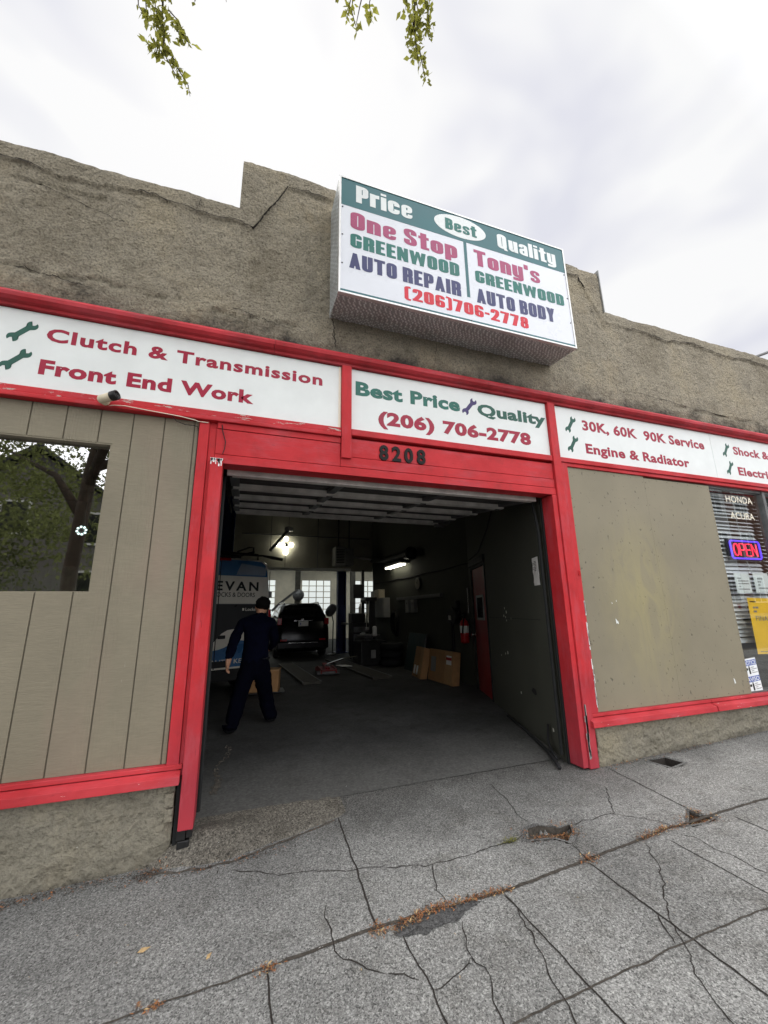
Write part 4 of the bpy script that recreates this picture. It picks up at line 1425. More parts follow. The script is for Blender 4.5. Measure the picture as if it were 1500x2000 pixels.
ZF = -1.46
def build_interior():
    # angled wall beside the opening, running back to the red door, then straight
    A0, A1 = Vector((2.935, .165)), Vector((4.205, 3.84))
    t = (A1-A0).normalized()
    nrm = Vector((t.y, -t.x))                    # away from the bay
    def along(d, off, z):
        p = A0+t*d+nrm*off
        return (p.x, p.y, z)
    Lw = (A1-A0).length
    d0, d1 = 2.62, 3.62                          # the door leaf in it
    zt = .735
    def slab(dA, dB, o0, o1, z0, z1, b):
        vs = [along(dA, o0, z0), along(dB, o0, z0), along(dB, o1, z0), along(dA, o1, z0),
              along(dA, o0, z1), along(dB, o0, z1), along(dB, o1, z1), along(dA, o1, z1)]
        v = [b.bm.verts.new(q) for q in vs]
        for q in ((0, 3, 2, 1), (4, 5, 6, 7), (0, 1, 5, 4), (1, 2, 6, 5), (2, 3, 7, 6), (3, 0, 4, 7)):
            b.bm.faces.new([v[i] for i in q])
    b = B()
    slab(0, d0, 0, .12, ZF, 3.2, b)
    slab(d1, Lw, 0, .12, ZF, 3.2, b)
    slab(d0, d1, 0, .12, zt, 3.2, b)
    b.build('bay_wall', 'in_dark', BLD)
    b = B()
    slab(.35, d0-.12, -.004, .0, -.112, -.106, b)
    b.build('wall_seam', 'weather', BLD)
    b = B()
    slab(d0-.05, d0, -.012, .02, ZF, zt+.05, b)
    slab(d1, d1+.05, -.012, .02, ZF, zt+.05, b)
    slab(d0, d1, -.012, .02, zt, zt+.05, b)
    slab(d0-.06, d1+.10, -.03, 0, zt+.052, zt+.16, b)
    b.build('door_frame', 'weather', BLD)
    b = B()
    slab(d0+.004, d1-.004, .015, .055, ZF+.06, zt-.004, b)
    dr = b.build('entry_door', 'door_red', BLD, label='red inner door with a small wired window')
    b = B()
    dw = (d0+.28, d0+.72)
    for q in ((dw[0]-.04, dw[1]+.04, .215, .255), (dw[0]-.04, dw[1]+.04, -.165, -.125), (dw[0]-.04, dw[0], -.125, .215), (dw[1], dw[1]+.04, -.125, .215)):
        slab(q[0], q[1], .003, .016, q[2], q[3], b)
    wn = b.build('door_window', 'grey_box', dr)
    b = B()
    slab(dw[0], dw[1], .009, .0155, -.125, .215, b)
    b.build('pane', 'car_glass', wn)
    p0 = along(d1-.09, -.05, -.42)
    b = B().lathe([(.028, 0), (.03, .02), (.012, .03), (.012, .06), (.03, .075), (.03, .1)], along(d1-.09, .012, -.42), (-nrm.x, -nrm.y, 0), 12)
    b.tube([p0, along(d1-.25, -.05, -.425)], .01, 8)
    b.build('door_handle', 'chrome', dr)
    # straight far part of the bay wall, with the paler upper reaches
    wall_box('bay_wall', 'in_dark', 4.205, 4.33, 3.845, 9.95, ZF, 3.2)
    # upper partition with the lift beam ledge, opening to the back room
    wall_box('partition_wall', 'in_pale', -6.8, 4.33, 10.0, 10.2, 1.38, 3.2)
    wall_box('partition_wall', 'in_pale', 4.335, 12, 10.0, 10.2, ZF, 3.2)
    B().box(.2, 3.42, 9.80, 9.998, 1.30, 1.378, .006).build('ledge_beam', 'trim_white', BLD)
    b = B()
    for x0, x1 in ((-6.8, .2), (3.45, 4.2)):
        b.box(x0, x1, 9.96, 9.998, 1.30, 1.378)
    b.build('ledge_trim', 'in_pale', BLD)
    wall_box('side_wall', 'in_pale', -7, -6.8, .3, 19.4, ZF-.2, 3.2)
    wall_box('side_wall', 'in_pale', 12, 12.2, .0, 19.4, ZF-.2, 3.2)
    # roof slab, with two unseen skylights added to brighten the back room
    b = B().box(-7, 12.2, .305, 12.5, 3.2, 3.4).box(-7, 12.2, 17.5, 19.4, 3.2, 3.4).box(-7, -2, 12.5, 17.5, 3.2, 3.4).box(2, 4, 12.5, 17.5, 3.2, 3.4).box(8.5, 12.2, 12.5, 17.5, 3.2, 3.4)
    b.build('ceiling_slab', 'ceil', BLD)
    for a, c in ((-2, 2), (4, 8.5)):
        sk = B().box(a, a+.06, 12.5, 17.5, 3.41, 3.5).box(c-.06, c, 12.5, 17.5, 3.41, 3.5).build('added_skylight', 'alu', BLD)
        B().box(a, c, 12.5, 17.5, 3.42, 3.428).build('pane', 'clear', sk)
    # roof joists
    b = B()
    for y in np.arange(3.2, 19, 1.2):
        if y < 12 or y > 17.5:
            b.box(-6.8, 4.2 if y < 10 else 12, y, y+.09, 2.95, 3.198)
    b.build('ceiling_joists', 'ceil', BLD)
    # back wall with three many-paned windows
    ops = [(.6, 1.82), (3.16, 4.72), (6.02, 7.6)]
    z0, z1 = -.12, 1.70
    b = B()
    x = -6.8
    for a, c in ops:
        b.box(x, a, 19.0, 19.2, ZF, 3.2)
        b.box(a, c, 19.0, 19.2, ZF, z0)
        b.box(a, c, 19.0, 19.2, z1, 3.2)
        x = c
    b.box(x, 12, 19.0, 19.2, ZF, 3.2)
    b.build('back_wall', 'in_back', BLD)
    for a, c in ops:
        b = B()
        n, m = 4, 6
        for i in range(n+1):
            xx = a+(c-a)*i/n
            b.box(xx-.018, xx+.018, 19.04, 19.10, z0, z1)
        for k in range(m+1):
            zz = z0+(z1-z0)*k/m
            b.box(a, c, 19.045, 19.095, zz-.018, zz+.018)
        w = b.build('back_window', 'in_back', BLD)
        B().box(a, c, 19.065, 19.071, z0, z1).build('panes', 'clear', w)
    # timber posts in the back room
    for x in (2.45, 5.05):
        b = B().box(x, x+.22, 16.0, 16.22, ZF, 3.2, .01)
        b.build('room_post', 'wood', BLD)
    # shop office behind the plywood and front window
    wall_box('office_wall', 'office', 4.45, 11.98, 4.2, 4.3, ZF, 3.2)
    wall_box('office_wall', 'office', 4.38, 4.448, 4.0, 4.3, ZF, 3.2)
    # conduit and stray cables on the walls
    b = B().tube([(.0, 9.97, 2.42), (4.1, 9.97, 2.40)], .018, 6)
    b.tube([(2.35, 9.97, 3.1), (2.35, 9.97, 1.4)], .012, 6)
    b.tube([(1.33, 9.97, 1.9), (1.33, 9.97, 1.4)], .008, 6)
    b.build('wall_conduit', 'steel_dark', BLD)
    b = B()
    pts = []
    for i in range(25):
        u = i/24
        pts.append((4.19, 9.7-5.9*u, .885+.01*math.sin(i*.9)-.02*math.sin(u*math.pi)))
    b.tube(pts, .013, 6)
    b.tube([along(Lw-.15, -.01, .93), along(2.9, -.01, .98), along(2.2, -.012, 1.25), along(1.35, -.012, 1.75)], .008, 6)
    b.build('wall_cable', 'black_rubber', BLD)
    # hole knocked through the panel, screw scars
    b = B()
    r = random.Random(2)
    ring = [along(.735+.075*math.cos(a)*(.8+.4*r.random()), -.003, -.885+.035*math.sin(a)*(.8+.4*r.random())) for a in np.linspace(0, 6.28, 13)[:-1]]
    b.quad(ring)
    b.build('wall_hole', 'black_rubber', BLD)
    b = B()
    for dd, z in ((1.62, .02), (1.55, -.03), (1.6, -.1), (1.68, -.08), (1.57, -.14), (1.36, -.11), (1.74, -.58), (1.95, -.62), (1.2, -.98), (1.63, -.56), (.28, -1.16)):
        c = along(dd, -.003, z)
        s = .010+.012*r.random()
        b.quad([along(dd-s, -.003, z-s*.6), along(dd+s*.8, -.003, z-s), along(dd+s, -.003, z+s), along(dd-s*.7, -.003, z+s*.8)])
    b.build('wall_scars', 'gold', BLD)
    return along

def build_garage_door():
    """sectional door rolled up overhead: ribbed panels seen from below"""
    d = thing('overhead_door', 'ribbed steel sectional garage door rolled up overhead inside the bay', 'garage door', (1.4, .2, 1.1))
    Y0, Z0, Y1, Z1 = .20, 1.112, 2.48, 1.335
    X0, X1 = -.145, 2.89
    def zy(y):
        return Z0+(Z1-Z0)*(y-Y0)/(Y1-Y0)
    def xr(y):
        return X0+.09*(y-Y0)/(Y1-Y0)
    n = 4
    for i in range(n):
        ya, yb = Y0+(Y1-Y0)*i/n+.004, Y0+(Y1-Y0)*(i+1)/n-.004
        b = B()
        # corrugated skin
        m = 12
        pr = []
        for k in range(m+1):
            y = ya+(yb-ya)*k/m
            pr.append((y, zy(y)+.036+(.012 if k % 4 in (1, 2) else 0)))
        pr += [(yb, zy(yb)+.055), (ya, zy(ya)+.055)]
        b.prism(pr, 'x', X0+.04, X1-.01)
        s = b.build('door_section', 'steel_door', d)
        b = B()
        for y in (ya+.010, yb-.05):
            b.box(X0+.04, X1-.01, y, y+.040, zy(y)-.010, zy(y)+.034)
        b.build('edge_rib', 'steel_rib', s)
        b = B()
        for x in (X0+.02, .78, 1.83, X1-.09):
            v = [b.bm.verts.new(q) for q in ((x, ya+.05, zy(ya)-.006), (x+.075, ya+.05, zy(ya)-.006), (x+.075, yb-.04, zy(yb)), (x, yb-.04, zy(yb)),
                                             (x, ya+.05, zy(ya)+.035), (x+.075, ya+.05, zy(ya)+.035), (x+.075, yb-.04, zy(yb)+.035), (x, yb-.04, zy(yb)+.035))]
            for q in ((0, 3, 2, 1), (4, 5, 6, 7), (0, 1, 5, 4), (1, 2, 6, 5), (2, 3, 7, 6), (3, 0, 4, 7)):
                b.bm.faces.new([v[k] for k in q])
        b.build('stile', 'steel_dark', s)
        if i < n-1:
            b = B()
            for x in (X0+.06, .82, 1.87, X1-.05):
                b.obox((x, yb+.004, zy(yb)-.008), (.05, .10, .012), (0, 0, 0), .002)
                b.tube([(x-.03, yb+.004, zy(yb)-.016), (x+.03, yb+.004, zy(yb)-.016)], .008, 8)
            b.build('hinge', 'steel_dark', s)
    b = B().box(X0, X1, Y0-.03, Y0, zy(Y0)-.015, zy(Y0)+.06, .004)
    b.build('bottom_rail', 'steel_rib', d)
    b = B().box(X0+.05, X1-.01, Y1, Y1+.05, zy(Y1)-.02, zy(Y1)+.07, .004)
    b.build('top_rail', 'steel_rib', d)
    for x in (X0-.02, X1+.02):
        b = B().tube([(x, .215, -1.3), (x, .215, .8), (x, .26, 1.1), (x, .5, 1.20), (x, 2.9, 1.42)], .016, 6)
        b.build('track', 'weather', d)
    b = B().box(X1+.005, X1+.14, 2.3, 2.42, 1.30, 1.42, .004).box(X1-.05, X1+.10, 2.44, 2.50, 1.28, 1.34, .004)
    b.build('bracket', 'steel_dark', d)

build_facade()
ALONG = build_interior()
build_garage_door()

# ------------------------------------------------------------------ signs and things fixed to the front
def wrench(cx, cz, L, ang, y, mat, parent, depth=.0015):
    """open-ended spanner as a flat cut shape"""
    P = []
    h, w = L/2, L*.085
    def jaw(sign):
        # ring with a notch, pointing along sign*x
        pts = []
        rj = L*.165
        c = sign*(h-rj*.9)
        for a in np.linspace(R(205), R(32), 12):
            pts.append((c+sign*-math.cos(a-math.pi)*0+sign*rj*math.cos(a)*.95, rj*math.sin(a)))
        pts += [(c+sign*rj*.25, rj*.36), (c+sign*rj*.02, 0), (c+sign*rj*.25, -rj*.36)]
        for a in np.linspace(R(-32), R(-205), 12):
            pts.append((c+sign*rj*math.cos(a)*.95, rj*math.sin(a)))
        return pts
    a = jaw(1)
    b = jaw(-1)
    a = [p for p in a if not (p[0] < h*.55 and abs(p[1]) < w)]
    b = [p for p in b if not (p[0] > -h*.55 and abs(p[1]) < w)]
    skew = R(18)
    def rot(pts, c, s):
        o = []
        for x, z in pts:
            x -= c
            o.append((c+x*math.cos(s)-z*math.sin(s), x*math.sin(s)+z*math.cos(s)))
        return o
    a = rot(a, h*.72, skew)
    b = rot(b, -h*.72, skew)
    # outline: right jaw (top to bottom), shaft, left jaw (bottom to top)
    ring = [(.38*h, w)]+a+[(.38*h, -w), (-.38*h, -w)]+b[::-1]+[(-.38*h, w)]
    ca, sa = math.cos(ang), math.sin(ang)
    pts = [(cx+x*ca-z*sa, cz+x*sa+z*ca) for x, z in ring]
    bm = B()
    bm.prism(pts, 'y', y-depth, y+.0002)
    bmesh.ops.triangulate(bm.bm, faces=[f for f in bm.bm.faces if len(f.verts) > 4])
    return bm.build('wrench_emblem', mat, parent)

def sign_board(name, x0, x1, z0, z1, label):
    t = thing(name, label, 'sign', ((x0+x1)/2, 0, z0))
    B().box(x0, x1, .0, .03, z0, z1, .002).build('board', 'panel', t)
    return t

def build_signs():
    # --- long boards over the shop front
    s = sign_board('sign_board', -7, .750, 1.552, 2.147, 'white board lettered Clutch & Transmission and Front End Work')
    lettering('Clutch & Transmission', -1.42, .583, 1.930, .108, 0, 'v_red', s, .035, 1.12)
    lettering('Front End Work', -1.427, .021, 1.662, .118, 0, 'v_red', s, .044, 1.08)
    wrench(-1.562, 1.975, .215, R(49), 0, 'v_dkgreen', s)
    wrench(-1.566, 1.750, .215, R(49), 0, 'v_dkgreen', s)
    B().box(.728, .750, -.003, .0, 1.552, 2.147, .001).build('edge_batten', 'v_cream', s)
    s = sign_board('sign_board', .842, 2.988, 1.552, 2.147, 'white middle board lettered Best Price Quality with a red phone number')
    lettering('Best Price', .884, 1.945, 1.893, .140, 0, 'v_green', s, .044, 1.06)
    lettering('Quality', 2.142, 2.972, 1.888, .128, 0, 'v_dkgreen', s, .044, 1.06)
    wrench(2.053, 1.966, .225, R(52), 0, 'v_purple', s)
    lettering('(206) 706-2778', 1.096, 2.757, 1.638, .133, 0, 'v_red', s, .050, 1.08)
    s = sign_board('sign_board', 3.090, 5.543, 1.548, 2.147, 'white board lettered 30K, 60K 90K Service and Engine & Radiator')
    lettering('30K, 60K  90K Service', 3.47, 5.408, 1.909, .120, 0, 'v_red', s, .035, 1.06)
    lettering('Engine & Radiator', 3.478, 5.075, 1.638, .116, 0, 'v_red', s, .035, 1.06)
    wrench(3.308, 1.953, .225, R(58), 0, 'v_dkgreen', s)
    wrench(3.308, 1.725, .225, R(58), 0, 'v_dkgreen', s)
    s = sign_board('sign_board', 5.547, 12, 1.548, 2.147, 'white end board lettered Shock & and Electric, cut by the frame')
    lettering('Shock &', 5.955, 6.672, 1.910, .112, 0, 'v_red', s, .035, 1.06)
    lettering('Electric', 5.965, 6.66, 1.630, .112, 0, 'v_red', s, .035, 1.06)
    wrench(5.815, 1.953, .22, R(58), 0, 'v_dkgreen', s)
    wrench(5.818, 1.712, .22, R(58), 0, 'v_dkgreen', s)

    # --- the projecting box sign
    k = 1.0142
    Y = -.38
    x0, x1, z0, z1 = .630, 3.134, 2.600, 3.842
    t = thing('box_sign', 'big projecting metal box sign for One Stop and Tony\'s auto repair', 'box sign', ((x0+x1)/2, -.19, z0))
    b = B()
    b.loft([[(x0, Y+.012, z0), (x1, Y+.012, z0), (x1, Y+.012, z1), (x0, Y+.012, z1)],
            [(x0+.004, .02, z0+.035), (x1-.004, .02, z0+.035), (x1-.004, .02, z1), (x0+.004, .02, z1)]])
    b.build('cabinet', 'tread', t)
    B().box(x0+.012, x1-.012, Y+.002, Y+.0115, z0+.008, z1-.008).build('face', 'panel_face', t)
    b = B()
    w = .016
    b.box(x0-.002, x0+w, Y-.006, Y+.03, z0-.002, z1+.002, .003).box(x1-w, x1+.002, Y-.006, Y+.03, z0-.002, z1+.002, .003)
    b.box(x0+w, x1-w, Y-.006, Y+.03, z1-w, z1+.002, .003).box(x0+w, x1-w, Y-.006, Y+.03, z0-.002, z0+w, .003)
    b.build('frame', 'alu', t)
    f = Y+.002
    zb = 3.478*k
    B().box(x0+w, x1-w, f-.0015, f, zb, z1-w).build('header_band', 'v_teal', t)
    B().box(x0+w, x1-w, f-.0012, f, z0+.022, z0+.040).build('footer_stripe', 'v_teal', t)
    B().box(1.848*k, 1.881*k, f-.0012, f, 2.847*k, zb-.002).build('divider', 'v_teal', t)
    fb = f-.0017
    L = lambda s, a, c, z, cap, m, yy=f, bo=.05, sp=1.03: heavy(s, a*k, c*k, z*k, cap*k, yy, m, t)
    L('Price', .772, 1.316, 3.545, .190, 'v_white', fb)
    L('Quality', 2.245, 2.970, 3.540, .175, 'v_white', fb)
    pts = [(1.828*k+.285*k*math.cos(a), 3.637*k+.125*k*math.sin(a)) for a in np.linspace(0, 2*math.pi, 49)[:-1]]
    B().prism(pts, 'y', fb-.0015, fb).build('oval', 'v_white', t)
    L('Best', 1.660, 2.006, 3.570, .130, 'v_tgreen', fb-.0017, .045)
    L('One Stop', .722, 1.772, 3.245, .183, 'v_rose')
    L('GREENWOOD', .722, 1.782, 3.048, .146, 'v_tgreen', f, .045)
    L('AUTO REPAIR', .712, 1.785, 2.830, .158, 'v_navy', f, .045)
    L("Tony's", 1.957, 2.730, 3.240, .185, 'v_rose')
    L('GREENWOOD', 1.954, 3.010, 3.046, .135, 'v_tgreen', f, .045)
    L('AUTO BODY', 1.950, 2.862, 2.815, .160, 'v_navy', f, .045)
    L('(206)706-2778', 1.208, 2.520, 2.657, .128, 'v_scarlet', f, .045)
    b = B()
    for x, z in [(x0+.03, 2.9), (x0+.03, 3.2), (x0+.03, 3.5), (x1-.03, 2.9), (x1-.03, 3.2), (x1-.03, 3.5), (1.3, z0+.03), (1.9, z0+.03), (2.5, z0+.03)]:
        b.lathe([(.007, 0), (.007, .003), (.004, .005)], (x, f, z), (0, -1, 0), 8)
    b.build('screw', 'black_metal', t)

    # --- street number
    for ch, x, lab in (('8', 1.139, 'raised black house number eight at the left end, before the two'), ('2', 1.258, 'raised black house number two on the red lintel'),
                       ('0', 1.376, 'raised black house number zero on the red lintel'), ('8', 1.499, 'raised black house number eight at the right end, after the zero')):
        o = lettering(ch, x-.043, x+.043, 1.295, .140, -.0085, 'number_black', None, .032, 1, 0, .012, name='house_number')
        tag(o, lab, 'house number', 'street number digits')
        for dz in (.12, .015):
            pass

    # --- security camera
    t = thing('security_camera', 'small cream bullet camera with black lens hood under the white sign', 'camera', (-.985, -.04, 1.49))
    B().lathe([(.026, 0), (.030, .01), (.028, .02), (.014, .028), (.012, .05)], (-.985, -.036, 1.497), (0, -1, 0), 16).build('mount', 'cream_plastic', t)
    d = Vector((.115, -.055, .030)).normalized()
    o = Vector((-1.01, -.085, 1.485))
    B().lathe([(.024, 0), (.030, .008), (.031, .085), (.029, .09)], o, d, 18).build('housing', 'cream_plastic', t, True)
    h = B().lathe([(.031, .088), (.034, .092), (.034, .135), (.028, .137), (.026, .125)], o, d, 18).build('hood', 'black_metal', t, True)
    B().lathe([(.018, .12), (.019, .127), (.010, .131)], o, d, 14).build('lens', 'car_glass', h, True)
    b = B().tube([(-.985, -.03, 1.470), (-.93, -.044, 1.478), (-.86, -.046, 1.483), (-.7, -.046, 1.470), (-.5, -.046, 1.456), (-.40, -.03, 1.448), (-.37, -.02, 1.444), (-.30, -.016, 1.445)], .0032, 6)
    b.build('camera_cable', 'v_cream', None, label='thin pale cable sagging from the camera along the red rail', cat='cable')
    b = B().tube([(-.55, -.040, 1.455), (-.52, -.03, 1.42), (-.46, -.02, 1.405), (-.40, -.02, 1.405), (-.375, .005, 1.41), (-.366, .012, 1.39), (-.364, .014, .9), (-.367, .014, -.2)], .0028, 6)
    b.build('loose_wire', 'black_rubber', None, label='loose dark wire looping down the left door casing', cat='wire')
    b = B().tube([(-.20, -.02, 1.44), (-.19, -.022, 1.38), (-.165, -.022, 1.30), (-.168, -.03, 1.24), (-.178, -.05, 1.19)], .0035, 6)
    b.build('stub_wire', 'black_rubber', None, label='short black wire hanging on the red lintel above the guard board', cat='wire')
    # small tag on the right post
    B().box(3.142, 3.172, -.019, -.0145, .315, .365, .002).build('post_tag', 'ext_red', None, label='little red tag screwed to the right door casing', cat='tag')
    # conduit poking over the parapet
    b = B().tube([(6.7, .6, 3.45), (7.0, .5, 3.65), (9.2, .1, 4.55)], .022, 8)
    b.build('roof_mast', 'steel_dark', None, label='thin grey mast slanting up over the right parapet', cat='mast')

def build_shop_window():
    # blinds behind the glass
    t = thing('venetian_blind', 'pale venetian blind hanging behind the right shop window', 'blind', (5.9, .20, -.42))
    b = B()
    z = 1.36
    i = 0
    while z > -.40:
        sag = .006*math.sin(i*1.7)
        a = R(46+9*math.sin(i*.8))
        for x0, x1 in ((5.33, 6.36),):
            b.prism([(.20-.022*math.cos(a), z-.022*math.sin(a)+sag), (.20+.022*math.cos(a), z+.022*math.sin(a)+sag), (.2005+.022*math.cos(a), z+.022*math.sin(a)+sag+.0015), (.20-.022*math.cos(a), z-.022*math.sin(a)+sag+.0015)], 'x', x0, x1)
        z -= .050
        i += 1
    sl = b.build('slats', 'blind', t)
    B().box(5.33, 6.36, .175, .225, 1.385, 1.42, .003).build('head_rail', 'blind', t)
    B().box(5.33, 6.36, .185, .215, -.425, -.405, .003).build('bottom_rail', 'blind', t)
    b = B()
    for x in (5.47, 5.85, 6.22):
        b.tube([(x, .175, 1.39), (x, .175, -.41)], .0025, 5)
    b.build('ladder_cord', 'v_white', t)
    t2 = thing('venetian_blind', 'second pale blind beyond the dark window mullion, at the frame edge', 'blind', (7.6, .20, -.42))
    b = B()
    z = 1.36
    while z > -.40:
        b.prism([(.181, z-.01), (.219, z+.01), (.2195, z+.0115), (.1805, z-.0085)], 'x', 6.44, 8.85)
        z -= .05
    b.build('slats', 'blind', t2)
    # vinyl lettering on the glass
    for s, a, c, z, lab in (('HONDA', 5.70, 6.20, 1.272, 'cream vinyl word lettered highest on the right shop window'), ('ACURA', 5.722, 6.172, 1.060, 'cream vinyl word lettered second down on the right shop window')):
        o = lettering(s, a, c, z, .085, .0548, 'v_cream', None, .008, 1.05, 0, .001, name='window_lettering')
        tag(o, lab, 'lettering', 'vinyl words on the shop window')
    # neon sign
    X0, X1, Z0, Z1, Y = 5.725, 6.275, .575, .795, .13
    t = thing('neon_sign', 'lit OPEN sign with red letters in a violet border', 'neon sign', ((X0+X1)/2, Y, Z0))
    B().box(X0-.03, X1+.03, Y+.012, Y+.04, Z0-.025, Z1+.025, .004).build('backing', 'black_metal', t)
    b = B()
    c = .02
    b.tube([(X0+c, Y, Z0), (X1-c, Y, Z0), (X1, Y, Z0+c), (X1, Y, Z1-c), (X1-c, Y, Z1), (X0+c, Y, Z1), (X0, Y, Z1-c), (X0, Y, Z0+c)], .011, 8, closed=True)
    b.build('border_tube', 'neon_blue', t)
    w = (X1-X0-.09)/4
    zt, zb = Z1-.035, Z0+.035
    for i, ch in enumerate('OPEN'):
        a = X0+.05+i*w
        e = a+w*.78
        zm = (zt+zb)/2
        b = B()
        if ch == 'O':
            b.tube([((a+e)/2+(e-a)/2*math.cos(q), Y, zm+(zt-zb)/2*math.sin(q)) for q in np.linspace(0, 2*math.pi, 21)[:-1]], .0078, 8, closed=True)
        elif ch == 'P':
            b.tube([(a, Y, zb), (a, Y, zt), (e-.02, Y, zt), (e, Y, zt-.02), (e, Y, zm+.015), (e-.02, Y, zm-.004), (a+.012, Y, zm-.004)], .0078, 8)
        elif ch == 'E':
            b.tube([(e, Y, zt), (a, Y, zt), (a, Y, zb), (e, Y, zb)], .0078, 8).tube([(a+.012, Y, zm), (e-.01, Y, zm)], .0078, 8)
        else:
            b.tube([(a, Y, zb), (a, Y, zt), (e, Y, zb), (e, Y, zt)], .0078, 8)
        b.build('letter_tube', 'neon_red', t)
    b = B().tube([(6.0, Y+.02, Z1+.03), (6.0, Y+.03, 1.0), (6.02, Y+.03, 1.38)], .004, 5)
    b.tube([(6.02, Y+.03, Z0-.02), (6.05, Y+.03, .45), (6.12, Y+.035, .3), (6.2, Y+.03, -.2)], .004, 5)
    b.build('power_cord', 'v_white', t)
    # notices stuck inside the glass
    def sheet_on(name, label, cat, x0, x1, z0, z1, y, mat, rot=0, group=None, curl=.006):
        t = thing(name, label, cat, ((x0+x1)/2, y, z0), group)
        cx, cz = (x0+x1)/2, (z0+z1)/2
        Mx = Matrix.Translation((cx, y, cz)) @ Matrix.Rotation(rot, 4, 'Y') @ Matrix.Translation((-cx, -y, -cz))
        b = B()
        n = 8
        for i in range(n):
            xa, xb = x0+(x1-x0)*i/n, x0+(x1-x0)*(i+1)/n
            ca = curl*math.sin(i*1.1+cx); cb = curl*math.sin((i+1)*1.1+cx)
            b.quad([(xa, y+max(0, ca)+.001, z0), (xb, y+max(0, cb)+.001, z0), (xb, y+max(0, cb*.4)+.001, z1), (xa, y+max(0, ca*.4)+.001, z1)])
        b.xf(Mx)
        b.build('sheet', mat, t)
        return t, Mx
    t, Mx = sheet_on('paper_notice', 'white printed notice under the neon sign, beside the plywood', 'notice', 5.565, 5.835, .152, .384, .066, 'paper', R(0), 'paper notices on the shop window', .0)
    lines_of_print(t, 5.60, 5.80, .18, .34, 5, .066, 'v_grey', 'print', 3)
    t, Mx = sheet_on('paper_notice', 'white printed notice right of the first, cut by the photo edge', 'notice', 5.910, 6.19, .158, .390, .066, 'paper', R(0), 'paper notices on the shop window', .0)
    lines_of_print(t, 5.96, 6.15, .19, .34, 4, .066, 'v_grey', 'print', 5)
    t, Mx = sheet_on('poster', 'glossy yellow finance poster taped low on the shop window', 'poster', 5.70, 6.20, -.548, .090, .066, 'yellow', R(1.5), None, .0)
    lettering('FINANC', 5.79, 6.15, -.175, .055, .066, 'v_grey', t, .006, 1.05, 0, .001, place=Mx)
    lines_of_print(t, 5.76, 6.10, -.09, .0, 2, .066, 'v_grey', 'print', 9, Mx, .5)
    lines_of_print(t, 5.73, 5.88, .03, .06, 1, .066, 'v_black', 'print', 11, Mx, .5)
    lines_of_print(t, 5.98, 6.15, -.42, -.27, 3, .066, 'v_black', 'print', 13, Mx, .4)
    lines_of_print(t, 5.75, 6.15, -.53, -.51, 1, .066, 'v_grey', 'print', 14, Mx, .4)
    t, Mx = sheet_on('safety_notice', 'tilted white and blue NOTICE and AVISO sticker at the plywood corner', 'sticker', 5.375, 5.605, -.925, -.575, .050, 'paper', R(-4), None, .0)
    for zt, word, x in ((-.592, 'NOTICE', 0), (-.762, 'AVISO', 0)):
        b = B().box(5.38, 5.60, .0492, .0502, zt-.058, zt)
        b.xf(Mx)
        b.build('title_bar', 'v_blue', t)
        lettering(word, 5.388, 5.592, zt-.051, .043, .0490, 'v_white', t, .010, 1.05, 0, .001, place=Mx)
        b = B()
        b.lathe([(.004, 0), (.018, .004), (.018, .02), (.004, .028)], (5.425, .05, zt-.105), (0, 0, 1), 10)
        for v in b.bm.verts:
            v.co.y = .0488+(v.co.y-.05)*.02
        b.box(5.455, 5.475, .0485, .0502, zt-.145, zt-.075, .003).box(5.459, 5.471, .0485, .0502, zt-.073, zt-.062, .003)
        b.xf(Mx)
        b.build('pictogram', 'v_black', t)
        lines_of_print(t, 5.49, 5.59, zt-.145, zt-.07, 4, .050, 'v_grey', 'print', 17, Mx, .35)
    # red ball shape on the sill inside, and a desk edge seen under the blind
    B().box(5.36, 8.8, .5, 1.1, -.62, -.54, .01).box(5.5, 5.56, .55, .6, -1.4, -.62).box(8.2, 8.26, .55, .6, -1.4, -.62).build('office_desk', 'wood', None, label='wooden office desk seen under the blind', cat='desk')
    B().lathe([(.06, 0), (.075, .02), (.078, .09), (.06, .12), (.03, .125)], (5.45, .30, -.90), (0, 0, 1), 18).box(5.34, 5.62, .15, .45, -.93, -.90).build('red_canister', 'tail_red', None, True, label='red canister on the inner sill behind the AVISO sticker', cat='canister')

build_signs()
build_shop_window()

# ------------------------------------------------------------------ inside the bay
def rrect(hx, hy, r, n=6, cx=0, cy=0):
    pts = []
    for sx, sy, a0 in ((1, 1, 0), (-1, 1, 90), (-1, -1, 180), (1, -1, 270)):
        for k in range(n):
            a = R(a0+90*k/(n-1))
            pts.append((cx+sx*(hx-r)+r*math.cos(a), cy+sy*(hy-r)+r*math.sin(a)))
    return pts

def wheel(parent, x, y, z, r, w, side, rim_mat='grey_box'):
    """tyre with tread shoulder and a dished rim; side = +1 / -1 outward along x"""
    prof = [(r*.62, -w/2), (r*.9, -w/2), (r*.98, -w*.38), (r, -w*.2), (r, w*.2), (r*.98, w*.38), (r*.9, w/2), (r*.62, w/2)]
    wh = B().lathe(prof, (x, y, z), (1, 0, 0), 28).build('wheel', 'black_rubber', parent, True)
    b = B().lathe([(r*.62, -.01), (r*.58, w*.42), (r*.5, w*.3), (r*.2, w*.36), (r*.16, w*.46), (.01, w*.47)], (x, y, z), (side, 0, 0), 20)
    b.build('rim', rim_mat, wh, True)
    return wh

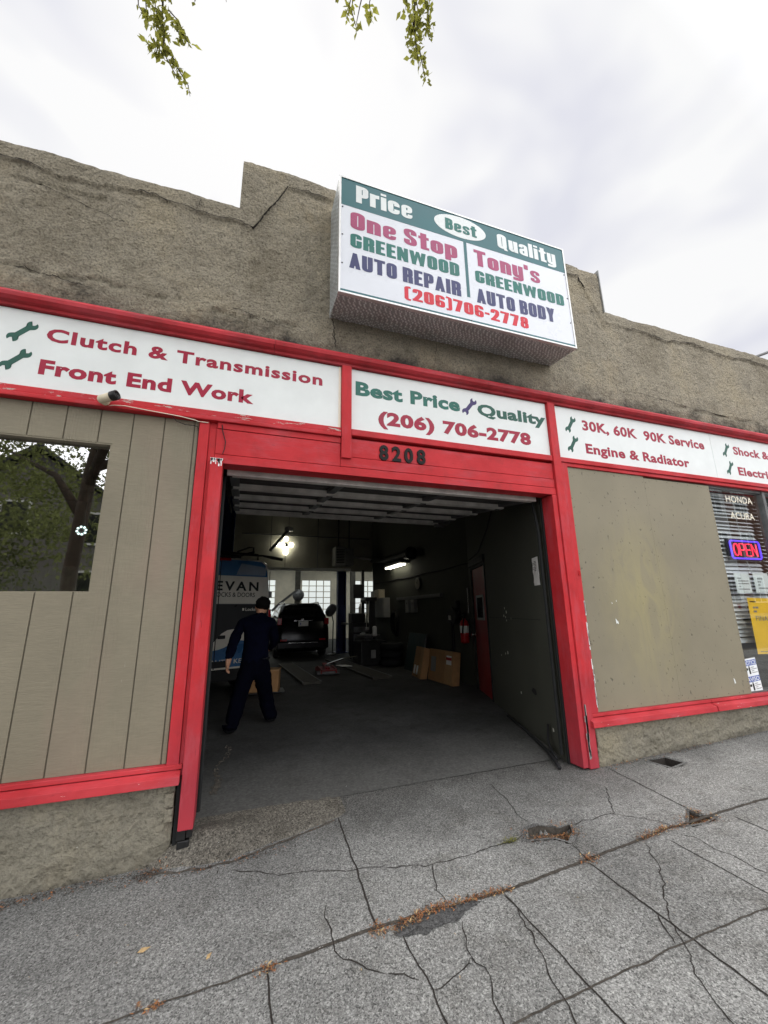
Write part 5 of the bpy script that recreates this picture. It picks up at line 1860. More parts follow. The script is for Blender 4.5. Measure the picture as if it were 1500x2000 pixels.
def build_van():
    A = R(21.7)
    e = Vector((math.cos(A), math.sin(A), 0))
    p = Vector((.608, 5.162, 0))-e*1.0
    ZG = floor_z(0)+.002
    t = thing('delivery_van', 'tall locksmith van with blue, white and charcoal wrap, seen from behind', 'van', (p.x, p.y, ZG), None, A)
    Mt = ORIGIN[t.name]
    def put(b, name, mat, parent=None, smooth=False, label=None):
        b.xf(Mt)
        return b.build(name, mat, parent or t, smooth, label=label)
    z0 = -ZG            # lens height in local coordinates
    H = lambda z: z+z0
    # cross-sections along the length: (x, z) half outline
    def ring(y, hw, top, low=-.98, tap=.84):
        half = [(hw*.93, low), (hw, low+.12), (hw*1.0, -.35), (hw*.985, .20), (hw*.955, .62)]
        zt = top
        half += [(hw*(.955-.10*(k/5)**1.6)-.24*hw*max(0, (k/5-.5))**2*1.6, .62+(zt-.62)*math.sin(math.pi/2*k/5)) for k in range(1, 6)] if zt > .7 else [(hw*.9, min(zt, .5)), (hw*.84, zt)]
        while len(half) < 10:
            half.append((half[-1][0]*.8, zt+.003*len(half)))
        pts = [(x, y, H(z)) for x, z in half]+[(-x, y, H(z)) for x, z in half[::-1]]
        return pts
    b = B()
    b.loft([ring(0, .975, .985), ring(.05, .995, 1.01), ring(1.5, 1.0, 1.04), ring(3.9, 1.0, 1.02), ring(4.5, .98, .82), ring(5.0, .95, .2), ring(5.5, .88, -.12), ring(5.75, .76, -.3)])
    body = put(b, 'body', 'van_white', None)
    # wrap panels on the two rear doors
    def panel(pts, name, mat, d=.004):
        put(B().prism([(x, H(z)) for x, z in pts], 'y', -d, .004), name, mat)
    panel([(-.905, .685), (.905, .685), (.890, .80), (.855, .90), (.78, .965), (.6, .978), (-.6, .978), (-.78, .965), (-.855, .90), (-.89, .80)], 'blue_band', 'van_blue', .004)
    wave = [(-.96, -.30), (-.5, -.60), (-.11, -.56), (.0, -.44), (.10, -.33), (.2, -.275), (.3, -.262), (.5, -.30), (.96, -.52)]
    panel([(-.96, .195), (-.96, -.30)]+wave[1:]+[(.96, .195)], 'charcoal_band', 'van_dark', .003)
    panel([(-.96, -.62)]+[(-.5, -.66), (-.11, -.62), (.06, -.60), (.16, -.57), (.3, -.50), (.46, -.46), (.96, -.58), (.955, -.90), (-.955, -.90)], 'lower_blue_band', 'van_blue', .005)
    # fine diagonal hatch on the blue corner
    b = B()
    for i in range(16):
        x = .30+.036*i
        b.prism([(x, H(.71)), (x+.012, H(.71)), (x+.10, H(.92-.004*i)), (x+.088, H(.92-.004*i))], 'y', -.0052, -.003)
    for v in list(b.bm.verts):
        if v.co.x > .87:
            v.co.x = .87
    put(b, 'hatch_pattern', 'van_white')
    # door split, hinges, handle
    put(B().box(-.008, .008, -.0065, .004, H(-.92), H(.97)), 'door_seam', 'weather')
    for x in (-.955, .955):
        put(B().box(x-.006, x+.006, -.0055, .004, H(-.92), H(.80)), 'door_seam', 'weather')
    put(B().box(-.955, .955, -.006, .004, H(.18), H(.192)), 'belt_line', 'van_white')
    put(B().box(.03, .16, -.035, -.004, H(-.42), H(-.36), .01), 'door_handle', 'black_metal')
    put(B().box(-.17, .17, -.03, .01, H(.955), H(1.005), .006), 'brake_light', 'tail_red')
    for s in (-1, 1):
        put(B().box(s*.985-.035, s*.985+.025, -.012, .10, H(-.42), H(.08), .012), 'tail_light', 'tail_red')
        put(B().box(s*.985-.02, s*.985+.03, -.006, .07, H(.30), H(.42), .008), 'hinge', 'grey_box')
        put(B().box(s*.985-.02, s*.985+.03, -.006, .07, H(-.75), H(-.63), .008), 'hinge', 'grey_box')
    put(B().box(-.98, .98, -.09, .06, H(-1.12), H(-.93), .03), 'bumper', 'black_rubber')
    put(B().box(-.26, .26, -.012, 0, H(-.90), H(-.79), .004), 'plate_recess', 'black_metal')
    for y in (1.1, 4.7):
        for s in (-1, 1):
            b = B()
            w = wheel_local(b, s*.86, y, .34, .34, .2)
            wh = put(b, 'wheel', 'black_rubber', None, True)
            b2 = B().lathe([(.21, .06), (.19, .10), (.05, .08), (.02, .11)], (s*.86, y, .34), (s, 0, 0), 16)
            put(b2, 'rim', 'grey_box', wh, True)
    # ladder rack
    rk = B()
    for y in (.25, 1.8, 3.3):
        rk.tube([(-.80, y, H(1.0)), (-.80, y, H(1.14)), (.80, y, H(1.14)), (.80, y, H(1.0))], .022, 8)
    for x in (-.72, .62):
        rk.tube([(x, .05, H(1.16)), (x, 3.6, H(1.16))], .022, 8)
    rk.tube([(.35, .18, H(1.16)), (.58, .15, H(1.26)), (.66, .15, H(1.26)), (.66, .15, H(1.12))], .016, 8)
    rk.tube([(.40, .10, H(1.10)), (.80, .05, H(1.10)), (1.02, .04, H(1.075)), (1.22, .03, H(1.05))], [.018, .02, .034, .030], 8)
    rk.tube([(-.9, .12, H(1.09)), (.4, .12, H(1.06))], .035, 8)
    put(rk, 'roof_rack', 'black_metal')
    # lettering on the doors
    def tx(s, a, c, z, cap, m, bo=.02, yy=-.001, sp=1.0):
        lettering(s, a, c, H(z), cap, yy, m, t, bo, sp, 0, .001, place=Mt)
    tx('SEVAN', -.24, .735, .417, .168, 'v_black', .03, 0, 1.35)
    tx('LOCKS & DOORS', -.085, .672, .305, .080, 'v_black', .010, 0, 1.0)
    tx('Locks', .505, .70, .055, .055, 'van_white', .012, -.003, 1.0)
    put(B().box(.445, .480, -.0045, -.002, H(.06), H(.105)), 'bullet', 'van_white')
    tx('.com', -.36, -.10, -.02, .060, 'van_white', .006, -.003, 1.0)
    tx('1', -.125, -.10, -.145, .085, 'van_white', .006, -.003, 1.0)
    tx('| AUTO KEYS!', -.13, .66, -.845, .075, 'van_white', .006, -.005, 1.05)

def wheel_local(b, x, y, z, r, w):
    b.lathe([(r*.62, -w/2), (r*.9, -w/2), (r*.98, -w*.38), (r, -w*.2), (r, w*.2), (r*.98, w*.38), (r*.9, w/2), (r*.62, w/2)], (x, y, z), (1, 0, 0), 28)

def build_suv():
    cx, y0 = 2.02, 10.35
    ZG = floor_z(cx)+.002
    t = thing('parked_suv', 'black SUV parked facing the back windows, tailgate to the bay', 'suv', (cx, y0, ZG))
    def lay(z, hx, ya, yb, r):
        return [(cx+px, (ya+yb)/2+y0+py, z) for px, py in rrect(hx, (yb-ya)/2, r)]
    b = B()
    b.loft([lay(-1.17, .74, .10, 4.2, .18), lay(-1.08, .82, .0, 4.4, .2), lay(-.80, .845, -.03, 4.45, .2), lay(-.50, .845, .03, 4.42, .2), lay(-.28, .825, .07, 4.30, .2), lay(-.16, .80, .10, 3.7, .2)])
    b.build('body', 'suv_black', t, True)
    b = B()
    b.loft([lay(-.165, .78, .11, 3.3, .16), lay(.05, .70, .26, 2.9, .16), lay(.22, .635, .40, 2.5, .16), lay(.285, .60, .46, 2.3, .2), lay(.315, .50, .62, 2.0, .25)])
    b.build('cabin', 'suv_black', t, True)
    # rear glass, lying just proud of the tailgate slope
    b = B().quad([(cx-.62, y0+.112+.02, -.13), (cx+.62, y0+.132, -.13), (cx+.53, y0+.36, .19), (cx-.53, y0+.36, .19)])
    g = b.bm.faces[:]
    ex = bmesh.ops.extrude_face_region(b.bm, geom=g)
    for v in ex['geom']:
        if isinstance(v, bmesh.types.BMVert):
            v.co += Vector((0, -.03, -.0))
    b.build('rear_window', 'car_glass', t)
    for s in (-1, 1):
        b = B()
        pts = [(y0+.5, -.12), (y0+2.9, -.12), (y0+2.45, .18), (y0+.72, .18)]
        v = []
        for y, z in pts:
            hx = .78-(z+.165)*.375
            v.append((cx+s*(hx+.004), y, z))
        b.quad(v)
        b.quad([(q[0]-s*.02, q[1], q[2]) for q in v])
        b.build('side_window', 'car_glass', t)
        b = B().tube([(cx+s*.56, y0+.55, .30), (cx+s*.56, y0+.62, .345), (cx+s*.56, y0+2.1, .345), (cx+s*.56, y0+2.2, .30)], .016, 8)
        b.build('roof_rail', 'chrome', t, True)
        b = B().box(cx+s*.74-.07, cx+s*.74+.07, y0-.012, y0+.14, -.36, -.16, .02)
        b.build('tail_light', 'tail_red', t)
        b = B().box(cx+s*.60-.10, cx+s*.60+.10, y0-.045, y0+.05, -.84, -.785, .01)
        b.build('reflector', 'tail_red', t)
        b = B().obox((cx+s*.90, y0+2.75, -.08), (.20, .12, .14), (0, 0, 0), .03)
        b.build('wing_mirror', 'suv_black', t)
        for y in (.80, 3.45):
            wheel(t, cx+s*.73, y0+y, ZG+.33, .33, .21, s)
    B().box(cx-.80, cx+.80, y0-.07, y0+.1, -1.08, -.86, .03).build('bumper', 'suv_black', t)
    B().box(cx-.46, cx+.46, y0-.082, y0-.066, -.905, -.885, .002).build('bumper_trim', 'chrome', t)
    p = B().box(cx-.155, cx+.155, y0+.0, y0+.07, -.405, -.255, .006).build('licence_plate', 'label', t)
    lines_of_print(p, cx-.12, cx+.12, -.37, -.29, 1, y0-.0005, 'v_blue', 'characters', 4, None, .8)
    B().lathe([(.045, 0), (.05, .006), (.03, .012)], (cx-.02, y0+.075, -.20), (0, -1, 0), 16).build('badge', 'chrome', t)
    B().box(cx-.30, cx+.30, y0+.055, y0+.08, -.245, -.225, .004).build('plate_trim', 'chrome', t)
    B().tube([(cx+.42, y0-.03, -1.16), (cx+.42, y0+.3, -1.16)], .035, 10).build('exhaust', 'chrome', t)

def build_person():
    """mechanic walking into the bay, back to the street, leaning slightly forward"""
    fz = floor_z(.2)
    J = {}
    E_ = []
    def v(n, co, r):
        J[n] = (Vector(co), r)
    def link_(*ns):
        E_.extend(zip(ns, ns[1:]))
    v('pelvis', (.255, 2.56, -.58), (.172, .130))
    v('waist', (.265, 2.585, -.43), (.168, .122))
    v('chest', (.265, 2.625, -.24), (.182, .130))
    v('upper', (.262, 2.66, -.115), (.150, .105))
    v('neck', (.300, 2.70, -.015), (.062, .062))
    v('skull0', (.318, 2.715, .045), (.072, .080))
    v('skull1', (.328, 2.73, .12), (.080, .095))
    v('skull2', (.332, 2.725, .185), (.058, .070))
    link_('pelvis', 'waist', 'chest', 'upper', 'neck', 'skull0', 'skull1', 'skull2')
    v('nose', (.335, 2.825, .085), (.014, .014)); link_('skull1', 'nose')
    v('shL', (.075, 2.635, -.120), (.078, .078))
    v('elL', (-.020, 2.56, -.36), (.068, .068))
    v('foreL', (-.045, 2.52, -.47), (.060, .060))
    v('cufL', (-.054, 2.498, -.525), (.050, .052))
    v('wrL', (-.058, 2.485, -.545), (.030, .036))
    v('palmL', (-.066, 2.475, -.610), (.022, .036))
    link_('upper', 'shL', 'elL', 'foreL', 'cufL', 'wrL', 'palmL')
    v('shR', (.450, 2.70, -.125), (.078, .078))
    v('elR', (.515, 2.82, -.34), (.068, .068))
    v('foreR', (.50, 2.93, -.42), (.046, .046))
    v('wrR', (.475, 3.03, -.475), (.030, .034))
    v('palmR', (.455, 3.085, -.495), (.022, .034))
    link_('upper', 'shR', 'elR', 'foreR', 'wrR', 'palmR')
    def fingers(side, base, d, out, curl):
        d = Vector(d).normalized(); out = Vector(out).normalized(); curl = Vector(curl).normalized()
        for i, (o, L) in enumerate(((-.027, .070), (-.009, .080), (.009, .075), (.026, .058))):
            p = Vector(base)+out*o
            for k in range(3):
                n = f'f{side}{i}{k}'
                f = (.35, .70, .98)[k]
                q = p+d*L*f*(1-.16*k)+curl*L*(.04, .22, .50)[k]
                v(n, q, (.0095-.001*k, .0095-.001*k))
            link_('palm'+side, f'f{side}{i}0', f'f{side}{i}1', f'f{side}{i}2')
        p = Vector(base)
        a = p-out*.030-d*.035
        for k in range(3):
            v(f't{side}{k}', a-out*(.012+.010*k)+d*(.018*k)+curl*.016*k, (.011-.001*k, .011-.001*k))
        link_('palm'+side, f't{side}0', f't{side}1', f't{side}2')
    fingers('L', (-.068, 2.470, -.645), (-.08, -.10, -1), (.25, 1, -.05), (1, .1, -.1))
    fingers('R', (.445, 3.115, -.505), (-.3, .9, -.35), (.6, .3, .4), (-.6, .1, -.6))
    v('hipL', (.165, 2.54, -.72), (.120, .122))
    v('knL', (.088, 2.505, -1.01), (.098, .102))
    v('calfL', (.045, 2.455, -1.20), (.092, .096))
    v('cuffL', (.018, 2.43, fz+.105), (.088, .094))
    v('anL', (.012, 2.425, fz+.075), (.050, .056))
    v('heelL', (.008, 2.395, fz+.045), (.046, .042))
    v('toeL', (-.035, 2.56, fz+.038), (.046, .034))
    link_('pelvis', 'hipL', 'knL', 'calfL', 'cuffL', 'anL', 'heelL'); link_('anL', 'toeL')
    v('hipR', (.350, 2.58, -.72), (.120, .122))
    v('knR', (.420, 2.72, -1.01), (.098, .102))
    v('calfR', (.465, 2.77, -1.20), (.092, .096))
    v('cuffR', (.500, 2.785, fz+.105), (.088, .094))
    v('anR', (.508, 2.79, fz+.075), (.050, .056))
    v('heelR', (.510, 2.765, fz+.045), (.046, .042))
    v('toeR', (.555, 2.93, fz+.038), (.046, .034))
    link_('pelvis', 'hipR', 'knR', 'calfR', 'cuffR', 'anR', 'heelR'); link_('anR', 'toeR')
    names = list(J)
    me = bpy.data.meshes.new('p')
    me.from_pydata([J[n][0] for n in names], [(names.index(a), names.index(b)) for a, b in E_], [])
    o = bpy.data.objects.new('p', me)
    COL.objects.link(o)
    sk = o.modifiers.new('s', 'SKIN')
    sk.use_smooth_shade = True
    for i, n in enumerate(names):
        d = me.skin_vertices[0].data[i]
        d.radius = J[n][1]
        d.use_root = (n == 'pelvis')
    o.modifiers.new('d', 'SUBSURF').levels = 2
    o.modifiers['d'].render_levels = 2
    dg = bpy.context.evaluated_depsgraph_get()
    body = bpy.data.meshes.new_from_object(o.evaluated_get(dg))
    bpy.data.objects.remove(o)
    body.name = 'person'
    # clothing creases, then materials by region of the same skin
    for q in body.vertices:
        c = q.co
        if c.z < -.03 and c.z > fz+.12 and not (c.z < -.545 and (c.x < .0 and c.y < 2.52)):
            k = .013*mn.noise(Vector((c.x*7, c.y*7, c.z*15)))+.007*mn.noise(Vector((c.x*15+4, c.y*15, c.z*34)))
            q.co += q.normal*k
    mi = []
    for p in body.polygons:
        c = p.center
        m = 0
        if c.z < -.555:
            m = 1
        if c.z < fz+.065:
            m = 3
        if c.z > .012:
            m = 2
        if (c.z < -.535 and c.x < .0 and c.z > -.80 and c.y < 2.53) or (c.y > 3.02):
            m = 2
        mi.append(m)
    body.materials.clear()
    for k in ('overall', 'trouser', 'skin', 'shoe'):
        body.materials.append(M[k])
    body.polygons.foreach_set('material_index', mi)
    body.polygons.foreach_set('use_smooth', [True]*len(mi))
    t = link('person', body, [], None, 'person in navy workwear walking into the dark bay, back turned', 'person')
    b = B()
    b.blob((.330, 2.708, .135), (.098, .108, .095), 3, .16)
    for q in b.bm.verts:
        if q.co.y > 2.775 and q.co.z < .13:
            q.co.y = 2.775-(.02 if q.co.z < .08 else 0)
        if q.co.z < .045:
            q.co.z = .045+(q.co.z-.045)*.3
    b.build('hair', 'hair', t, True)
    b = B()
    for x, y in ((.243, 2.725), (.414, 2.725)):
        b.blob((x, y, .085), (.012, .022, .032), 2)
    b.build('ear', 'skin', t, True)
    b = B()
    b.tube([(.27+.165*math.cos(a), 2.585+.125*math.sin(a), -.555) for a in np.linspace(0, 2*math.pi, 33)[:-1]], .016, 6, closed=True)
    b.build('belt', 'shoe', t)

def carton(name, label, cat, mat, pts3, thick, parent_label=None):
    pass

def build_bay_things():
    F = floor_z
    # cross-shaped LED lamp on the partition
    t = thing('led_lamp', 'lit lamp of bright round panels in a cross on the pale wall', 'lamp', (1.33, 9.93, 1.85))
    cx, cz = 1.33, 2.10
    B().lathe([(.06, 0), (.07, .03), (.05, .07)], (cx, 9.99, cz), (0, -1, 0), 14).build('hub', 'black_metal', t)
    for dx, dz in ((0, .19), (-.22, 0), (-.10, .0), (.17, 0), (0, -.13), (0, -.25)):
        B().lathe([(.062, 0), (.070, .012), (.06, .03), (.02, .036)], (cx+dx, 9.92, cz+dz), (0, -1, 0), 14).build('led_panel', 'led_white', t)
    # dark batten lamp hanging on chains
    t = thing('batten_lamp', 'unlit dark strip lamp hanging at a slant left of the lit cross lamp', 'lamp', (1.0, 9.2, 1.9))
    a, c = Vector((1.36, 9.5, 2.50)), Vector((.80, 8.9, 1.76))
    b = B().tube([a, c], .055, 4)
    b.build('housing', 'steel_dark', t)
    B().obox(a+Vector((0, 0, .02)), (.20, .16, .13), (0, 0, R(40)), .01).build('end_cap', 'pale_wall', t)
    b = B().tube([a, (1.36, 9.5, 3.19)], .008, 5).tube([c, (.80, 8.9, 3.19)], .008, 5)
    b.build('chain', 'steel_dark', t)
    # unit heater above the ledge
    t = thing('unit_heater', 'grey box heater with a dark louvred face on the ledge', 'heater', (3.07, 9.7, 1.42))
    B().box(2.80, 3.12, 9.35, 9.85, 1.42, 2.02, .012).build('casing', 'grey_box', t)
    B().box(3.125, 3.40, 9.40, 9.82, 1.44, 1.98, .02).build('fan_housing', 'steel_dark', t)
    b = B()
    for i in range(9):
        z = 1.50+.05*i
        b.box(2.83, 3.09, 9.335, 9.349, z, z+.028)
    b.build('louvre', 'black_metal', t)
    b = B().tube([(2.95, 9.6, 2.02), (2.95, 9.6, 3.19)], .022, 8).tube([(3.30, 9.6, 1.98), (3.30, 9.6, 3.19)], .018, 8)
    b.build('hanger_pipe', 'black_metal', t)
    b = B().tube([(3.42, 9.75, 1.76), (3.95, 9.72, 1.70), (4.12, 9.4, 1.60), (4.14, 8.6, 1.52)], .035, 10)
    b.build('air_duct', 'trim_white', None, True, label='thin pale pipe running from the heater to the right wall', cat='pipe')
    # fluorescent lamp high on the bay wall
    t = thing('fluorescent_lamp', 'lit twin tube lamp under a dark duct on the bay wall', 'lamp', (4.0, 7.3, 1.12))
    B().box(3.93, 4.19, 6.75, 8.05, 1.235, 1.29, .01).build('housing', 'steel_dark', t)
    for x in (3.98, 4.09):
        B().tube([(x, 6.80, 1.205), (x, 8.0, 1.205)], .020, 10).build('tube', 'tube_white', t)
    t = thing('extraction_duct', 'dark round duct with a flared end above the lit twin tubes', 'duct', (4.05, 7.4, 1.32))
    b = B().tube([(4.08, 9.6, 1.62), (4.08, 8.6, 1.52), (4.06, 7.0, 1.44), (4.05, 6.5, 1.42), (4.05, 6.2, 1.42)], [.07, .08, .10, .13, .12], 14)
    b.build('hose', 'black_metal', t, True)
    B().lathe([(.15, 0), (.17, .05), (.13, .18)], (4.05, 6.22, 1.42), (0, 1, 0), 16).build('flare', 'black_metal', t)
    # wall clock
    t = thing('wall_clock', 'round wall clock with a dark rim high on the bay wall', 'clock', (4.18, 6.22, .50))
    B().lathe([(.155, 0), (.165, .015), (.16, .035), (.14, .04)], (4.204, 6.22, .66), (-1, 0, 0), 28).build('rim', 'black_metal', t)
    B().lathe([(.138, 0), (.138, .003)], (4.165, 6.22, .66), (-1, 0, 0), 28).build('dial', 'in_pale', t)
    b = B().tube([(4.158, 6.22, .66), (4.158, 6.28, .72)], .005, 5).tube([(4.158, 6.22, .66), (4.158, 6.17, .76)], .004, 5)
    b.build('hands', 'black_metal', t)
    # shelf rail and two hanging binders
    b = B().box(4.13, 4.203, 4.95, 7.6, .30, .37, .006)
    b.build('wall_rail', 'steel_dark', None, label='long dark rail fixed along the bay wall under the clock', cat='rail')
    for y, lab in ((6.78, 'pale slim box hanging under the wall rail, farther of the two'), (6.42, 'pale slim box hanging under the wall rail, nearer of the two')):
        t = thing('hanging_box', lab, 'box', (4.15, y, -.03), 'slim boxes hanging under the rail')
        B().box(4.10, 4.198, y-.11, y+.11, -.03, .28, .006).build('shell', 'grey_box', t)
        B().lathe([(.02, 0), (.022, .006), (.01, .008)], (4.10, y, .2), (-1, 0, 0), 12).build('knob', 'black_metal', t)
    # parts cabinet with rows of small drawers
    t = thing('parts_cabinet', 'wall cabinet of many small pale drawers', 'cabinet', (4.1, 8.9, -.16))
    B().box(4.0, 4.2, 8.3, 9.55, -.16, .40, .006).build('carcass', 'grey_box', t)
    for i in range(7):
        for j in range(3):
            y = 8.34+.405*j; z = -.14+.076*i
            d = B().box(3.985, 4.0, y, y+.37, z, z+.062, .003).build('drawer', 'grey_box', t)
    t = thing('switch_box', 'small pale box with a bright white front above the drawer cabinet', 'box', (4.12, 9.2, .42))
    B().box(4.0, 4.2, 8.75, 9.15, .405, .66, .008).build('box_back', 'cream_plastic', t)
    B().box(3.99, 4.2, 9.16, 9.5, .40, .63, .008).build('front', 'label', t)
    # hose reel low on the wall near the red door
    t = thing('hose_reel', 'black hose reel on the wall with a hose hanging to the floor side', 'hose reel', (4.12, 4.36, -1.13))
    B().lathe([(.17, 0), (.18, .02), (.10, .03), (.10, .11), (.18, .12), (.17, .14)], (4.20, 4.36, -.10), (-1, 0, 0), 22).build('drum', 'black_metal', t)
    b = B()
    for k in range(3):
        b.tube([(4.09+.03*k, 4.36+.125*math.cos(a), -.10+.125*math.sin(a)) for a in np.linspace(0, 2*math.pi, 21)[:-1]], .016, 6, closed=True)
    b.build('hose_coil', 'black_rubber', t)
    B().box(4.12, 4.2, 4.22, 4.30, .02, .20, .01).box(4.10, 4.12, 4.30, 4.40, -.16, -.08, .004).build('bracket', 'black_metal', t)
    B().box(4.03, 4.045, 4.34, 4.42, -.18, -.09, .003).build('tag', 'label', t)
    b = B().tube([(4.08, 4.36, -.22), (4.09, 4.37, -.6), (4.10, 4.40, -.98)], .03, 8)
    b.build('hose', 'black_rubber', t)
    B().blob((4.09, 4.40, -1.02), (.09, .13, .12), 2, .25).build('hose_end', 'black_rubber', t)
    # extinguisher
    t = thing('fire_extinguisher', 'red fire extinguisher hung beside the inner red door', 'extinguisher', (4.10, 3.93, -.62))
    o = (4.10, 3.93, -.60)
    B().lathe([(.05, 0), (.078, .015), (.082, .05), (.082, .34), (.07, .40), (.03, .43), (.026, .46)], o, (0, 0, 1), 20).build('cylinder', 'ext_red', t, True)
    B().lathe([(.0832, .19), (.0838, .2), (.0838, .31), (.0832, .32)], o, (0, 0, 1), 20).build('instruction_band', 'label', t)
    b = B().lathe([(.028, .46), (.03, .50), (.02, .52)], o, (0, 0, 1), 12)
    b.obox((4.07, 3.93, -.06), (.16, .03, .018), (0, R(18), 0), .003).obox((4.08, 3.93, -.10), (.13, .03, .014), (0, R(-8), 0), .003)
    b.build('valve', 'black_metal', t)
    B().tube([(4.10, 3.90, -.10), (4.05, 3.84, -.13), (4.02, 3.83, -.25), (4.015, 3.86, -.42)], .013, 8).build('hose', 'black_rubber', t)
    B().box(4.185, 4.202, 3.88, 3.98, -.5, -.15, .003).build('wall_bracket', 'black_metal', t)
    B().tube([(4.185, 3.865, .42), (4.18, 3.862, .1), (4.17, 3.86, -.05)], [.018, .012, .012], 8).build('hanging_torch', 'chrome', None, label='slim bright bar hanging beside the red door frame', cat='bar')
    # cartons leaning on the wall
    def lean(name, label, x, ya, yb, h, th, mat, rz=0, lean_deg=9, group=None, cat='box'):
        z = F(x)+.004
        t = thing(name, label, cat, (x, (ya+yb)/2, z), group, 0)
        w = yb-ya
        Mx = Matrix.Translation((x, (ya+yb)/2, z)) @ Matrix.Rotation(rz, 4, 'Z') @ Matrix.Rotation(R(lean_deg), 4, 'Y')
        b = B().box(0, th, -w/2, w/2, 0, h, .006)
        b.xf(Mx)
        b.build('shell', mat, t)
        return t, Mx, w
    t, Mx, w = lean('cardboard_box', 'flat brown carton with a red and white label, nearest the red door', 3.80, 4.02, 4.98, .60, .16, 'card', R(2), 7, 'flat cartons leaning on the bay wall')
    b = B().box(-.004, .0, -w/2+.02, -w/2+.30, 0.01, .59); b.xf(Mx); b.build('flap', 'card2', t)
    b = B().box(-.006, -.002, -w/2+.05, -w/2+.24, .36, .52); b.xf(Mx); b.build('label_sticker', 'label', t)
    b = B().box(-.008, -.004, -w/2+.05, -w/2+.24, .44, .49); b.xf(Mx); b.build('label_band', 'ext_red', t)
    b = B().box(-.005, -.001, w/2-.30, w/2-.10, .18, .46); b.xf(Mx); b.build('paper_sheet', 'grey_box', t)
    t, Mx, w = lean('cardboard_box', 'tilted brown carton with two white stickers, farther from the red door', 3.66, 5.02, 5.60, .62, .14, 'card', R(-6), 12, 'flat cartons leaning on the bay wall')
    b = B().box(-.004, 0, -w/2+.01, -w/2+.2, .005, .61); b.xf(Mx); b.build('flap', 'card2', t)
    b = B()
    b.box(-.006, -.002, -.06, .04, .06, .24).box(-.006, -.002, .12, .22, .06, .24)
    b.xf(Mx); b.build('sticker', 'label', t)
    t, Mx, w = lean('leaning_board', 'dark teal board leaning on the wall behind the tilted carton', 3.92, 5.62, 6.62, .86, .02, 'green_board', 0, 11, None, 'board')
    b = B().box(-.004, .024, -w/2-.012, -w/2+.012, 0, .865, .002); b.xf(Mx); b.build('edging', 'steel_dark', t)
    # paper taped by the opening
    t = thing('wall_paper_notice', 'crumpled white paper taped near the garage opening', 'notice', ALONG(.3, -.01, .27))
    b = B()
    n = 8
    for i in range(n):
        for k in range(n):
            q = [ALONG(.22+.17*(i+di)/n, -.006-.012*abs(mn.noise(Vector(((i+di)*.9, (k+dk)*.9, 2)))), .25+.30*(k+dk)/n) for di, dk in ((0, 0), (1, 0), (1, 1), (0, 1))]
            b.quad(q)
    bmesh.ops.remove_doubles(b.bm, verts=b.bm.verts, dist=1e-5)
    b.build('sheet', 'label', t)
    b = B()
    for i in range(7):
        b.quad([ALONG(.25, -.021, .50-.016*i), ALONG(.25+.10*(1 if i % 3 else .6), -.021, .50-.016*i), ALONG(.25+.10*(1 if i % 3 else .6), -.021, .506-.016*i), ALONG(.25, -.021, .506-.016*i)])
    b.build('print', 'v_grey', t)
    # black hose on the floor at the right jamb
    b = B().tube([ALONG(1.7, -.05, F(3)+.02), ALONG(1.0, -.05, F(3)+.02), ALONG(.55, -.07, F(3)+.022), (2.93, .42, F(3)+.025), (2.85, .27, F(3)+.03), (2.80, .16, gh(2.80, .16)+.025), (2.76, .08, gh(2.76, .08)+.022)], .016, 8)
    b.tube([ALONG(.34, -.03, -1.12), ALONG(.30, -.06, -1.26), (2.93, .36, F(3)+.04), (2.87, .24, F(3)+.025)], .012, 8)
    b.build('floor_hose', 'black_rubber', None, True, label='black hose trailing along the wall foot out of the opening', cat='hose')
    # lift posts
    def lift(x, y, lab, zt=2.6):
        t = thing('lift_post', lab, 'car lift', (x, y, F(x)), 'blue car lift posts')
        z = F(x)
        B().box(x-.24, x+.24, y-.28, y+.28, z+.001, z+.03, .006).build('base_plate', 'navy', t)
        b = B().box(x-.15, x+.15, y+.10, y+.13, z+.03, zt).box(x-.15, x-.12, y-.13, y+.10, z+.03, zt).box(x+.12, x+.15, y-.13, y+.10, z+.03, zt)
        b.build('column', 'navy', t)
        B().box(x-.115, x+.115, y-.17, y+.08, z+.9, z+1.6, .01).build('carriage', 'navy', t)
        B().box(x-.04, x+.04, y-.9, y-.17, z+.95, z+1.02, .006).build('lift_arm', 'steel_dark', t)
        return t
    lift(3.52, 11.55, 'dark blue lift post standing to the right of the black SUV')
    lift(-.32, 7.4, 'dark blue lift post rising behind the van roof', 2.9)
    # SUV-side clutter: a work stool and lamp on the right, hood lamp
    t = thing('work_lamp', 'round dark work lamp on a thin stand right of the SUV', 'lamp', (3.10, 11.0, F(3)))
    B().lathe([(.16, 0), (.18, .02), (.03, .05)], (3.10, 11.0, F(3)+.002), (0, 0, 1), 14).build('foot', 'black_metal', t)
    B().tube([(3.10, 11.0, F(3)+.05), (3.12, 11.0, -.3), (3.02, 10.95, .10)], .02, 8).build('stem', 'black_metal', t)
    B().lathe([(.05, 0), (.20, .06), (.24, .16), (.20, .24), (.05, .28)], (2.90, 10.9, .16), (.8, .2, -.55), 16).build('lamp_head', 'steel_dark', t, True)
    t = thing('work_lamp', 'round grey work lamp clipped to the timber post above the SUV', 'lamp', (2.3, 15.8, .4))
    B().lathe([(.05, 0), (.22, .08), (.26, .2), (.22, .26)], (2.60, 15.7, .75), (-.4, -1, .1), 16).build('lamp_head', 'steel_dark', t, True)
    B().tube([(2.60, 15.75, .75), (2.55, 15.9, .6), (2.5, 16.02, .6)], .02, 6).build('clamp_arm', 'steel_dark', t)
    # raised bonnet beyond, seen left of the SUV roof
    t = thing('engine_hoist', 'dark jib arm of an engine hoist left of the SUV', 'hoist', (1.5, 14.6, F(1.5)))
